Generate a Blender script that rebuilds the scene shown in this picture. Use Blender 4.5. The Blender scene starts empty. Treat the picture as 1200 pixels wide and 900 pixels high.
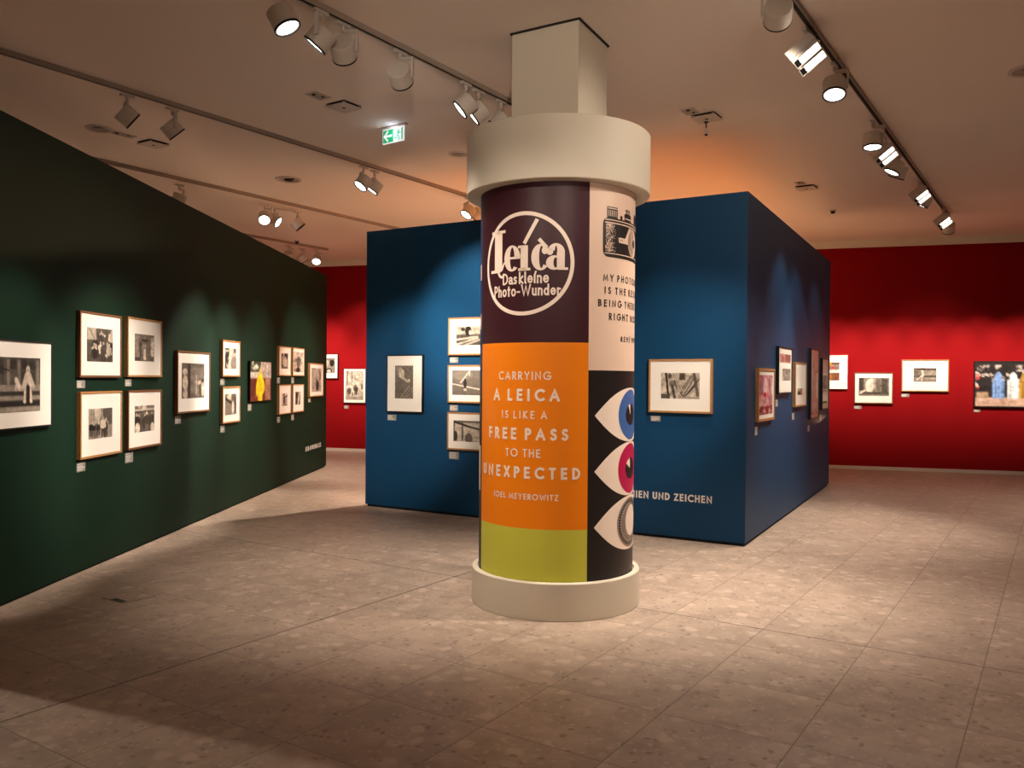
import bpy, bmesh, math, random
from mathutils import Vector, Matrix

sc = bpy.context.scene
COL = sc.collection
PI = math.pi

# ------------------------------------------------------------------ camera, world, exposure
CAM_H, PITCH, ROLL, FOCAL = 1.6, 0.0065, 0.0072, 980.0
def make_camera():
    cp, sp, cr, sr = math.cos(PITCH), math.sin(PITCH), math.cos(ROLL), math.sin(ROLL)
    right, down, fwd = Vector((1, 0, 0)), Vector((0, -sp, -cp)), Vector((0, cp, -sp))
    r2 = right * cr - down * sr
    d2 = right * sr + down * cr
    m = Matrix((( r2.x, -d2.x, -fwd.x, 0), (r2.y, -d2.y, -fwd.y, 0), (r2.z, -d2.z, -fwd.z, CAM_H), (0, 0, 0, 1)))
    cam = bpy.data.cameras.new('camera')
    cam.sensor_width = 36.0
    cam.lens = FOCAL / 1200.0 * 36.0
    cam.clip_start = 0.05
    o = bpy.data.objects.new('camera', cam)
    COL.objects.link(o)
    o.matrix_world = m
    sc.camera = o
make_camera()

world = bpy.data.worlds.new('world')
sc.world = world
world.use_nodes = True
world.node_tree.nodes['Background'].inputs[0].default_value = (1.0, 0.8, 0.65, 1)
world.node_tree.nodes['Background'].inputs[1].default_value = 0.02

sc.view_settings.view_transform = 'Standard'
sc.view_settings.look = 'None'
sc.view_settings.exposure = 0.0
sc.view_settings.gamma = 1.0
sc.view_settings.use_curve_mapping = False

WARM = (1.0, 0.85, 0.70)
SOFT = (1.0, 0.78, 0.60)

def add_spot(name, loc, target, power, angle, blend=0.6, color=WARM, radius=0.05, parent=None):
    l = bpy.data.lights.new(name, 'SPOT')
    l.energy = power
    l.spot_size = math.radians(angle)
    l.spot_blend = blend
    l.color = color
    l.shadow_soft_size = radius
    o = bpy.data.objects.new(name, l)
    COL.objects.link(o)
    d = (Vector(target) - Vector(loc)).normalized()
    o.rotation_euler = d.to_track_quat('-Z', 'Y').to_euler()
    o.location = loc
    if parent is not None:
        o.parent = parent
        o.location = Vector(loc) - parent.location
    return o

def add_area(name, loc, target, power, size, color=SOFT):
    l = bpy.data.lights.new(name, 'AREA')
    l.energy = power
    l.size = size
    l.color = color
    o = bpy.data.objects.new(name, l)
    COL.objects.link(o)
    o.location = loc
    o.rotation_euler = (Vector(target) - Vector(loc)).normalized().to_track_quat('-Z', 'Y').to_euler()
    return o

# unseen spots with no fixtures, most added to brighten column, floor, wall and ceiling: (place, target, power, cone, blend)
ROOM_SPOTS = [
    ((-1.6, 2.6, 4.05), (0.1, 6.0, 1.5), 250, 40, 0.7),
    ((0.9, 1.9, 4.05), (0.45, 6.0, 1.4), 220, 42, 0.7),
    ((2.3, 5.6, 4.05), (1.0, 6.3, 0.0), 620, 62, 1.0),
    ((1.9, 7.4, 4.05), (1.7, 7.0, 0.0), 420, 70, 1.0),
    ((-0.9, 5.5, 4.05), (-0.8, 6.4, 0.0), 480, 62, 1.0),
    ((-2.2, 7.6, 4.05), (-2.3, 8.0, 0.0), 170, 56, 1.0),  # added fill for the floor along the green wall
    ((3.4, 4.6, 4.05), (0.6, 6.0, 2.9), 260, 40, 1.0),
    ((0.4, 0.9, 4.05), (0.4, 0.9, 0.0), 1500, 52, 0.8),  # added pool near the camera, its bounce lifts ceiling and pillar
    ((-6.2, 5.8, 4.05), (-1.9, 3.6, 0.0), 420, 50, 0.6),
    ((2.4, 4.9, 4.05), (1.3, 8.55, 1.5), 900, 30, 1.0),
    ((0.2, -2.4, 2.3), (0.15, 6.0, 4.25), 1000, 26, 1.0),  # added uplight behind the camera, stands for bounce on pillar and ceiling
]
for i, (a, b, p, an, bl) in enumerate(ROOM_SPOTS):
    add_spot('unseen_spot', a, b, p, an, bl)
add_spot('unseen_spot', (-1.0, 11.1, 4.05), (-3.35, 11.2, 1.4), 600, 38, 1.0)  # added spot without a fixture for the green wall pictures
# red wall wash from added, unseen spots without fixtures, in a row along it
for k in range(14):
    s_ = 8.7 + 0.6 * k
    wx, wy = -3.606 + 0.9578 * s_, 18.165 - 0.2873 * s_
    add_spot('unseen_spot', (wx - 0.2873 * 1.95, wy - 0.9578 * 1.95, 4.05), (wx, wy, 1.80), 560, 34, 1.0)
for s_ in (-2.2, -0.6, 1.0):
    wx, wy = -3.606 + 0.9578 * s_, 18.165 - 0.2873 * s_
    add_spot('unseen_spot', (wx - 0.2873 * 2.6, wy - 0.9578 * 2.6, 4.05), (wx, wy, 1.70), 900, 40, 1.0)
# floor pools between and behind the walls, from added spots without fixtures
add_spot('unseen_spot', (-1.9, 13.4, 4.05), (-2.2, 14.3, 0.0), 420, 90, 0.8)
add_spot('unseen_spot', (4.7, 9.0, 4.05), (3.4, 9.3, 0.0), 620, 64, 1.0)
add_spot('unseen_spot', (7.0, 9.5, 4.05), (7.0, 10.5, 0.0), 260, 90, 1.0)
add_spot('unseen_spot', (-5.8, 10.5, 4.05), (-5.8, 10.8, 0.0), 900, 90, 0.8)
add_spot('unseen_spot', (-6.0, 15.0, 4.05), (-6.0, 14.6, 0.0), 500, 90, 0.8)
# lamps inside the blue partition, washing its orange inner faces
add_spot('unseen_spot', (1.3, 11.9, 4.0), (0.2, 9.6, 1.6), 300, 90, 0.5, (1.0, 0.68, 0.36))
add_spot('unseen_spot', (2.4, 11.4, 4.0), (3.2, 10.6, 1.6), 340, 90, 0.5, (1.0, 0.68, 0.36))
add_area('bounce_fill', (3.2, 13.4, 1.2), (3.2, 13.0, 4.2), 46, 3.0, (1.0, 0.60, 0.30))  # added uplight, boosts the orange glow on the ceiling
add_area('bounce_fill', (-0.4, 12.4, 1.0), (-0.9, 12.2, 4.2), 40, 2.4, (1.0, 0.68, 0.45))  # added uplight behind the blue wall, stands for bounced light

# ------------------------------------------------------------------ materials
def mat(name, color, rough=0.6, metal=0.0, spec=0.4, emit=None, strength=0.0, bump=0.0, bscale=200.0, var=0.0, coat=0.0):
    m = bpy.data.materials.new(name)
    m.use_nodes = True
    nt = m.node_tree
    b = nt.nodes['Principled BSDF']
    b.inputs['Base Color'].default_value = (*color, 1)
    b.inputs['Roughness'].default_value = rough
    b.inputs['Metallic'].default_value = metal
    b.inputs['Specular IOR Level'].default_value = spec
    b.inputs['Coat Weight'].default_value = coat
    b.inputs['Coat Roughness'].default_value = 0.08
    if emit:
        b.inputs['Emission Color'].default_value = (*emit, 1)
        b.inputs['Emission Strength'].default_value = strength
    if bump or var:
        tc = nt.nodes.new('ShaderNodeTexCoord')
        nz = nt.nodes.new('ShaderNodeTexNoise')
        nz.inputs['Scale'].default_value = bscale
        nz.inputs['Detail'].default_value = 3
        nt.links.new(tc.outputs['Object'], nz.inputs['Vector'])
        if bump:
            bp = nt.nodes.new('ShaderNodeBump')
            bp.inputs['Strength'].default_value = bump
            bp.inputs['Distance'].default_value = 0.002
            nt.links.new(nz.outputs['Fac'], bp.inputs['Height'])
            nt.links.new(bp.outputs['Normal'], b.inputs['Normal'])
        if var:
            rp = nt.nodes.new('ShaderNodeValToRGB')
            rp.color_ramp.elements[0].position = 0.3
            rp.color_ramp.elements[1].position = 0.7
            rp.color_ramp.elements[0].color = (*[c * (1 - var) for c in color], 1)
            rp.color_ramp.elements[1].color = (*[min(1, c * (1 + var)) for c in color], 1)
            nt.links.new(nz.outputs['Fac'], rp.inputs['Fac'])
            nt.links.new(rp.outputs['Color'], b.inputs['Base Color'])
    return m

M = {}
M['green'] = mat('green_wall_paint', (0.0032, 0.0195, 0.0100), 0.6, spec=0.16, bump=0.25, bscale=300, var=0.06)
M['blue'] = mat('blue_wall_paint', (0.002, 0.046, 0.122), 0.5, spec=0.3, bump=0.25, bscale=300, var=0.06)
M['red'] = mat('red_wall_paint', (0.235, 0.002, 0.004), 0.75, spec=0.1, bump=0.25, bscale=300, var=0.05)
M['orange_wall'] = mat('orange_wall_paint', (0.80, 0.34, 0.05), 0.8, bump=0.2, bscale=300)
M['plaster'] = mat('ceiling_plaster', (0.82, 0.70, 0.61), 0.9, spec=0.2, bump=0.15, bscale=160, var=0.03)
M['white_wall'] = mat('white_wall_paint', (0.70, 0.64, 0.57), 0.85, bump=0.15, bscale=250, var=0.02)
M['plinth'] = mat('black_plinth', (0.008, 0.008, 0.008), 0.8, var=0.1)
M['column_white'] = mat('column_cream_paint', (0.64, 0.57, 0.46), 0.6, bump=0.1, bscale=250, var=0.02)
M['gap'] = mat('dark_gap', (0.02, 0.015, 0.012), 0.9, var=0.1)
M['baseboard'] = mat('baseboard_paint', (0.58, 0.50, 0.43), 0.6, var=0.03)
M['rail'] = mat('rail_shaded_metal', (0.36, 0.29, 0.24), 0.5, var=0.03)  # white metal with the shade of its unlit sides in the colour
M['lamp'] = mat('lamp_white_metal', (0.62, 0.56, 0.49), 0.45, var=0.02)
M['black'] = mat('black_metal', (0.01, 0.01, 0.01), 0.5, var=0.1)
M['lens'] = mat('lit_lamp_lens', (1, 1, 1), 0.4, emit=(1.0, 0.93, 0.84), strength=7.0)
M['lens_off'] = mat('dull_lamp_lens', (0.20, 0.18, 0.17), 0.25, metal=0.6)
M['frame_oak'] = mat('oak_frame_wood', (0.38, 0.19, 0.065), 0.5, bscale=60, var=0.2)
M['frame_walnut'] = mat('brown_frame_wood', (0.17, 0.070, 0.028), 0.5, bscale=60, var=0.2)
M['frame_black'] = mat('black_frame_wood', (0.012, 0.010, 0.009), 0.45, bscale=60, var=0.2)
M['mat_board'] = mat('white_mat_board', (0.80, 0.76, 0.70), 0.7, coat=0.25, var=0.01)
M['mat_reflection'] = mat('pink_reflection_board', (0.72, 0.44, 0.36), 0.5, coat=0.4, var=0.03)  # board colour with the red wall's reflection painted in
M['card'] = mat('caption_card_film', (0.23, 0.22, 0.20), 0.6, var=0.05)
M['card_text'] = mat('caption_print', (0.62, 0.58, 0.53), 0.7, var=0.05)
M['maroon'] = mat('maroon_print', (0.042, 0.008, 0.014), 0.45, spec=0.35, var=0.03)
M['cream'] = mat('cream_print', (0.76, 0.55, 0.43), 0.45, spec=0.4, var=0.02)
M['orange'] = mat('orange_print', (0.88, 0.225, 0.004), 0.45, spec=0.3, var=0.02)
M['lime'] = mat('lime_print', (0.56, 0.55, 0.060), 0.45, spec=0.4, var=0.02)
M['ink'] = mat('black_print', (0.014, 0.010, 0.010), 0.42, spec=0.45, var=0.05)
M['ink_mid'] = mat('grey_print', (0.25, 0.19, 0.16), 0.45, var=0.2, bscale=90)
M['navy'] = mat('navy_print', (0.02, 0.035, 0.10), 0.45, var=0.05)
M['letter'] = mat('cream_letter_print', (0.90, 0.74, 0.63), 0.45, var=0.02)
M['letter_white'] = mat('white_letter_film', (0.80, 0.76, 0.72), 0.6, var=0.02)
M['iris_blue'] = mat('blue_iris_print', (0.05, 0.13, 0.38), 0.42, var=0.04)
M['iris_pink'] = mat('magenta_iris_print', (0.50, 0.008, 0.075), 0.42, var=0.04)
M['sign_white'] = mat('backlit_white', (0.8, 0.8, 0.8), 0.4, emit=(0.92, 1.0, 0.98), strength=0.55)
M['sign_green'] = mat('backlit_green', (0.01, 0.3, 0.1), 0.4, emit=(0.02, 0.36, 0.14), strength=0.8)
M['vent'] = mat('vent_white_metal', (0.60, 0.50, 0.43), 0.6, var=0.02)
M['joint'] = mat('floor_joint', (0.07, 0.055, 0.043), 0.8, var=0.1)

def print_material(name, coat=0.08):
    m = bpy.data.materials.new(name)
    m.use_nodes = True
    nt = m.node_tree
    b = nt.nodes['Principled BSDF']
    a = nt.nodes.new('ShaderNodeAttribute')
    a.attribute_name = 'tone'
    nt.links.new(a.outputs['Color'], b.inputs['Base Color'])
    b.inputs['Roughness'].default_value = 0.5
    b.inputs['Specular IOR Level'].default_value = 0.25
    b.inputs['Coat Weight'].default_value = coat
    b.inputs['Coat Roughness'].default_value = 0.08
    return m
M['photo'] = print_material('photographic_print')

# floor: terrazzo-like stone slabs with joints on a grid turned 33.6 degrees
GRID = math.radians(33.3)
def floor_material():
    m = bpy.data.materials.new('stone_slab_floor')
    m.use_nodes = True
    nt = m.node_tree
    N, L = nt.nodes, nt.links
    b = N['Principled BSDF']
    tc = N.new('ShaderNodeTexCoord')
    sep = N.new('ShaderNodeSeparateXYZ')
    L.new(tc.outputs['Object'], sep.inputs[0])
    def mth(op, a, c=None, d=None):
        n = N.new('ShaderNodeMath')
        n.operation = op
        for i, v in enumerate((a, c, d)):
            if v is None:
                continue
            if isinstance(v, (int, float)):
                n.inputs[i].default_value = v
            else:
                L.new(v, n.inputs[i])
        return n.outputs[0]
    s, c = math.sin(GRID), math.cos(GRID)
    x, y = sep.outputs[0], sep.outputs[1]
    u = mth('ADD', mth('MULTIPLY', x, s), mth('MULTIPLY', y, c))
    v = mth('SUBTRACT', mth('MULTIPLY', x, c), mth('MULTIPLY', y, s))
    far = mth('GREATER_THAN', u, 5.38)
    uo = mth('SUBTRACT', u, mth('ADD', 1.9, mth('MULTIPLY', far, 3.48)))
    ud = mth('DIVIDE', uo, 0.615)
    vd = mth('DIVIDE', mth('ADD', v, 4.07), 0.62)
    def dist(q, size):
        return mth('MULTIPLY', mth('ABSOLUTE', mth('SUBTRACT', mth('FRACT', mth('ADD', q, 0.5)), 0.5)), size)
    line = mth('MAXIMUM', mth('LESS_THAN', dist(ud, 0.615), 0.0022), mth('LESS_THAN', dist(vd, 0.62), 0.0022))
    big = mth('MAXIMUM', mth('LESS_THAN', mth('ABSOLUTE', mth('ADD', v, 4.07)), 0.007), mth('LESS_THAN', mth('ABSOLUTE', mth('SUBTRACT', u, 5.38)), 0.0055))
    joint = mth('MAXIMUM', mth('MULTIPLY', line, 0.72), mth('MULTIPLY', big, 0.9))
    # slab tint
    comb = N.new('ShaderNodeCombineXYZ')
    L.new(mth('FLOOR', ud), comb.inputs[0])
    L.new(mth('FLOOR', vd), comb.inputs[1])
    L.new(far, comb.inputs[2])
    wn = N.new('ShaderNodeTexWhiteNoise')
    wn.noise_dimensions = '3D'
    L.new(comb.outputs[0], wn.inputs['Vector'])
    # distorted coordinates for stone chips
    nz = N.new('ShaderNodeTexNoise')
    nz.inputs['Scale'].default_value = 9
    nz.inputs['Detail'].default_value = 4
    L.new(tc.outputs['Object'], nz.inputs['Vector'])
    off = N.new('ShaderNodeVectorMath'); off.operation = 'SCALE'
    L.new(nz.outputs['Color'], off.inputs[0]); off.inputs['Scale'].default_value = 0.09
    add = N.new('ShaderNodeVectorMath'); add.operation = 'ADD'
    L.new(tc.outputs['Object'], add.inputs[0]); L.new(off.outputs[0], add.inputs[1])
    slab = N.new('ShaderNodeVectorMath'); slab.operation = 'ADD'
    L.new(add.outputs[0], slab.inputs[0]); L.new(wn.outputs['Color'], slab.inputs[1])
    def chips(scale, lo, hi):
        vo = N.new('ShaderNodeTexVoronoi')
        vo.inputs['Scale'].default_value = scale
        L.new(slab.outputs[0], vo.inputs['Vector'])
        sp = N.new('ShaderNodeSeparateColor')
        L.new(vo.outputs['Color'], sp.inputs[0])
        core = N.new('ShaderNodeMapRange')
        core.inputs[1].default_value = 0.5; core.inputs[2].default_value = 0.28
        L.new(vo.outputs['Distance'], core.inputs[0])
        r = N.new('ShaderNodeMapRange')
        r.inputs[1].default_value = lo; r.inputs[2].default_value = hi
        L.new(sp.outputs[0], r.inputs[0])
        return mth('MULTIPLY', r.outputs[0], core.outputs[0]), sp.outputs[1]
    big_chip, r1 = chips(10, 0.74, 0.82)
    small_chip, r2 = chips(34, 0.72, 0.80)
    dark_chip, r3 = chips(27, 0.88, 0.92)
    def mixc(fac, a, c):
        n = N.new('ShaderNodeMix'); n.data_type = 'RGBA'
        if isinstance(fac, (int, float)):
            n.inputs[0].default_value = fac
        else:
            L.new(fac, n.inputs[0])
        for i, q in ((6, a), (7, c)):
            if isinstance(q, tuple):
                n.inputs[i].default_value = (*q, 1)
            else:
                L.new(q, n.inputs[i])
        return n.outputs[2]
    nz2 = N.new('ShaderNodeTexNoise')
    nz2.inputs['Scale'].default_value = 5.0
    nz2.inputs['Detail'].default_value = 8
    nz2.inputs['Roughness'].default_value = 0.65
    L.new(slab.outputs[0], nz2.inputs['Vector'])
    mr = N.new('ShaderNodeMapRange')
    mr.inputs[1].default_value = 0.3; mr.inputs[2].default_value = 0.72
    L.new(nz2.outputs['Fac'], mr.inputs[0])
    col = mixc(mr.outputs[0], (0.315, 0.236, 0.182), (0.50, 0.39, 0.312))
    col = mixc(mth('MULTIPLY', small_chip, 0.45), col, (0.60, 0.48, 0.39))
    col = mixc(mth('MULTIPLY', big_chip, 0.55), col, (0.62, 0.49, 0.40))
    col = mixc(mth('MULTIPLY', dark_chip, 0.6), col, (0.17, 0.12, 0.09))
    tint = mth('ADD', 0.95, mth('MULTIPLY', wn.outputs['Value'], 0.1))
    tm = N.new('ShaderNodeVectorMath'); tm.operation = 'SCALE'
    L.new(col, tm.inputs[0]); L.new(tint, tm.inputs['Scale'])
    col = mixc(joint, tm.outputs[0], (0.07, 0.055, 0.043))
    L.new(col, b.inputs['Base Color'])
    rr = mth('ADD', 0.36, mth('MULTIPLY', nz2.outputs['Fac'], 0.25))
    L.new(rr, b.inputs['Roughness'])
    b.inputs['Specular IOR Level'].default_value = 0.4
    bp = N.new('ShaderNodeBump')
    bp.inputs['Strength'].default_value = 0.4
    bp.inputs['Distance'].default_value = 0.003
    bp.invert = True
    L.new(joint, bp.inputs['Height'])
    L.new(bp.outputs['Normal'], b.inputs['Normal'])
    return m
M['floor'] = floor_material()

# ------------------------------------------------------------------ object helpers
def link(name, bm, material, parent=None, smooth=False):
    me = bpy.data.meshes.new(name)
    bmesh.ops.recalc_face_normals(bm, faces=bm.faces[:])
    bm.to_mesh(me)
    bm.free()
    if isinstance(material, (list, tuple)):
        for q in material:
            me.materials.append(q)
    else:
        me.materials.append(material)
    if smooth:
        for p in me.polygons:
            p.use_smooth = True
        me.set_sharp_from_angle(angle=math.radians(35))
    o = bpy.data.objects.new(name, me)
    COL.objects.link(o)
    if parent is not None:
        o.parent = parent
    return o

def tag(o, label, cat, group=None):
    o['label'] = label
    o['category'] = cat
    if group:
        o['group'] = group
    return o

def thing(name, label, cat, loc, group=None, mtx=None):
    o = bpy.data.objects.new(name, None)
    COL.objects.link(o)
    o.empty_display_size = 0.1
    if mtx is not None:
        o.matrix_world = mtx
    else:
        o.location = loc
    return tag(o, label, cat, group)

def structure(o):
    o['kind'] = 'structure'
    return o

def add_box(bm, mtx, sx, sy, sz, bevel=0.0, seg=2):
    r = bmesh.ops.create_cube(bm, size=1.0, matrix=mtx @ Matrix.Diagonal((sx, sy, sz, 1)))
    if bevel:
        es = set()
        for v in r['verts']:
            es.update(v.link_edges)
        bmesh.ops.bevel(bm, geom=list(es), offset=bevel, segments=seg, affect='EDGES', profile=0.5)

T = Matrix.Translation
def frame_mtx(origin, xa, ya, za):
    return Matrix(((xa[0], ya[0], za[0], origin[0]), (xa[1], ya[1], za[1], origin[1]), (xa[2], ya[2], za[2], origin[2]), (0, 0, 0, 1)))

def prism(bm, pts, z0, z1):
    lo = [bm.verts.new((p[0], p[1], z0)) for p in pts]
    hi = [bm.verts.new((p[0], p[1], z1)) for p in pts]
    n = len(pts)
    bm.faces.new(hi)
    bm.faces.new(lo[::-1])
    for i in range(n):
        bm.faces.new((lo[i], lo[(i + 1) % n], hi[(i + 1) % n], hi[i]))

def lathe(bm, prof, n=96, mtx=None):
    rings = []
    for r, z in prof:
        if r < 1e-6:
            rings.append([bm.verts.new((0, 0, z))])
        else:
            rings.append([bm.verts.new((r * math.cos(2 * PI * i / n), r * math.sin(2 * PI * i / n), z)) for i in range(n)])
    for a, b in zip(rings, rings[1:]):
        for i in range(n):
            j = (i + 1) % n
            if len(a) == 1 and len(b) == 1:
                continue
            if len(a) == 1:
                bm.faces.new((a[0], b[i], b[j]))
            elif len(b) == 1:
                bm.faces.new((a[i], a[j], b[0]))
            else:
                bm.faces.new((a[i], a[j], b[j], b[i]))
    if mtx is not None:
        bmesh.ops.transform(bm, matrix=mtx, verts=[v for ring in rings for v in ring])

# ------------------------------------------------------------------ the room shell
CEIL = 4.15
WALL_H = 3.41
GU, GV = Vector((math.sin(math.radians(33.7)), math.cos(math.radians(33.7)), 0)), Vector((math.cos(math.radians(33.7)), -math.sin(math.radians(33.7)), 0))

bm = bmesh.new(); prism(bm, [(-9, -4), (14, -4), (14, 21), (-9, 21)], -0.1, 0.0)
structure(link('floor', bm, M['floor']))
bm = bmesh.new(); prism(bm, [(-9, -4), (14, -4), (14, 21), (-9, 21)], CEIL, CEIL + 0.1)
structure(link('ceiling', bm, M['plaster']))

class Wall:
    def __init__(self, ax, ay, ux, uy):
        self.A = Vector((ax, ay, 0)); self.u = Vector((ux, uy, 0)).normalized()
        n = Vector((self.u.y, -self.u.x, 0))
        if n.dot(Vector((0, 0, 0)) - self.A) < 0:
            n = -n
        self.n = n
    def p(self, s, z=0.0, d=0.0):
        return self.A + self.u * s + self.n * d + Vector((0, 0, z))
    def mtx(self, s, z, d=0.0):
        # local x along the wall to the viewer's right, y up, z out of the wall
        xa = Vector((0, 0, 1)).cross(self.n)
        return frame_mtx(self.p(s, z, d), xa, (0, 0, 1), self.n)
    def right(self):
        return Vector((0, 0, 1)).cross(self.n).dot(self.u)

G = Wall(-3.509, 5.74, 0.0213, 0.99977)
BL = Wall(-1.816, 10.401, 0.8622, -0.5066)
BR = Wall(2.247, 8.015, 0.480, 0.877)
RD = Wall(-3.606, 18.165, 0.9578, -0.2873)

def slab_pts(w, s0, s1, t0, t1):
    return [w.p(s0, 0, t0), w.p(s1, 0, t0), w.p(s1, 0, t1), w.p(s0, 0, t1)]

# green partition on the left
bm = bmesh.new(); prism(bm, slab_pts(G, -0.97, 9.195, 0, -0.30), 0.022, WALL_H)
wl = structure(link('wall_left', bm, M['green']))
bm = bmesh.new(); prism(bm, slab_pts(G, -0.95, 9.175, -0.02, -0.28), 0.0, 0.0215)
link('plinth', bm, M['plinth'], wl)

# blue L-shaped partition in the middle, orange inside
corner_in = None
t = 0.30
cA = BL.p(0); cB = BR.p(0); cC = BR.p(5.42)
nI1, nI2 = -BL.n * t, -BR.n * t
# inner corner of the L
def line_x(p, d, q, e):
    den = d.x * e.y - d.y * e.x
    k = ((q.x - p.x) * e.y - (q.y - p.y) * e.x) / den
    return p + d * k
iB = line_x(cA + nI1, BL.u, cB + nI2, BR.u)
L_pts = [cA, cB, cC, cC + nI2, iB, cA + nI1]
bm = bmesh.new(); prism(bm, L_pts, 0.030, WALL_H)
for f in bm.faces:
    c = f.calc_center_median()
    if abs(f.normal.z) < 0.5 or True:
        mid = (Vector((c.x, c.y, 0)))
        d1 = (mid - (cA + nI1)).dot(BL.n); d2 = (mid - (cB + nI2)).dot(BR.n)
        if (abs(d1) < 0.01 or abs(d2) < 0.01) and 0.1 < c.z < 3.3:
            f.material_index = 1
wc = structure(link('wall_center', bm, [M['blue'], M['orange_wall']]))
ins = 0.02
iA2, iB2 = cA - BL.n * ins, line_x(cA - BL.n * ins, BL.u, cB - BR.n * ins, BR.u)
bm = bmesh.new()
prism(bm, [iA2 + BL.u * ins, iB2, cC - BR.n * ins - BR.u * ins, cC + nI2 + BR.n * ins - BR.u * ins,
           line_x(cA + nI1 + BL.n * ins, BL.u, cB + nI2 + BR.n * ins, BR.u), cA + nI1 + BL.n * ins + BL.u * ins], 0.0, 0.0295)
link('plinth', bm, M['plinth'], wc)

# red back wall with pale strip above and baseboard below
bm = bmesh.new(); prism(bm, slab_pts(RD, -5.5, 16.0, 0, -0.2), 0.0, 4.02)
structure(link('wall_back', bm, M['red']))
bm = bmesh.new(); prism(bm, slab_pts(RD, -5.5, 16.0, 0.012, -0.2), 4.02, CEIL)
structure(link('trim_1', bm, M['white_wall']))
bm = bmesh.new(); prism(bm, slab_pts(RD, -5.5, 16.0, 0.014, 0.0), 0.0, 0.058)
structure(link('baseboard_back', bm, M['baseboard']))
# walls outside the frame that close the room
bm = bmesh.new(); prism(bm, [(12.0, -4), (12.2, -4), (12.2, 14.2), (12.0, 14.2)], 0, CEIL)
structure(link('wall_right', bm, M['white_wall']))
bm = bmesh.new(); prism(bm, [(-8.6, -4), (-8.4, -4), (-8.4, 19.5), (-8.6, 19.5)], 0, CEIL)
structure(link('wall_far_left', bm, M['white_wall']))
bm = bmesh.new(); prism(bm, [(-9, -3.8), (14, -3.8), (14, -4), (-9, -4)], 0, CEIL)
structure(link('wall_front', bm, M['white_wall']))

# square pillar above the advertising column
PU, PV = Vector((0.470, 0.883, 0)).normalized(), Vector((-0.864, 0.504, 0)).normalized()
PC = Vector((0.346, 6.302, 0))
def square(c, u, v, h):
    return [c - u * h - v * h, c + u * h - v * h, c + u * h + v * h, c - u * h + v * h]
bm = bmesh.new(); prism(bm, square(PC, PU, PV, 0.272), 3.30, CEIL - 0.012)
pl = structure(link('pillar', bm, M['column_white']))
bm = bmesh.new(); prism(bm, square(PC, PU, PV, 0.285), CEIL - 0.012, CEIL)
link('shadow_gap', bm, M['gap'], pl)

# ------------------------------------------------------------------ stroke lettering (geometric sans)
def arc(cx, cy, rx, ry, a0, a1, n=20):
    return [(cx + rx * math.cos(math.radians(a0 + (a1 - a0) * i / n)), cy + ry * math.sin(math.radians(a0 + (a1 - a0) * i / n))) for i in range(n + 1)]

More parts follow.
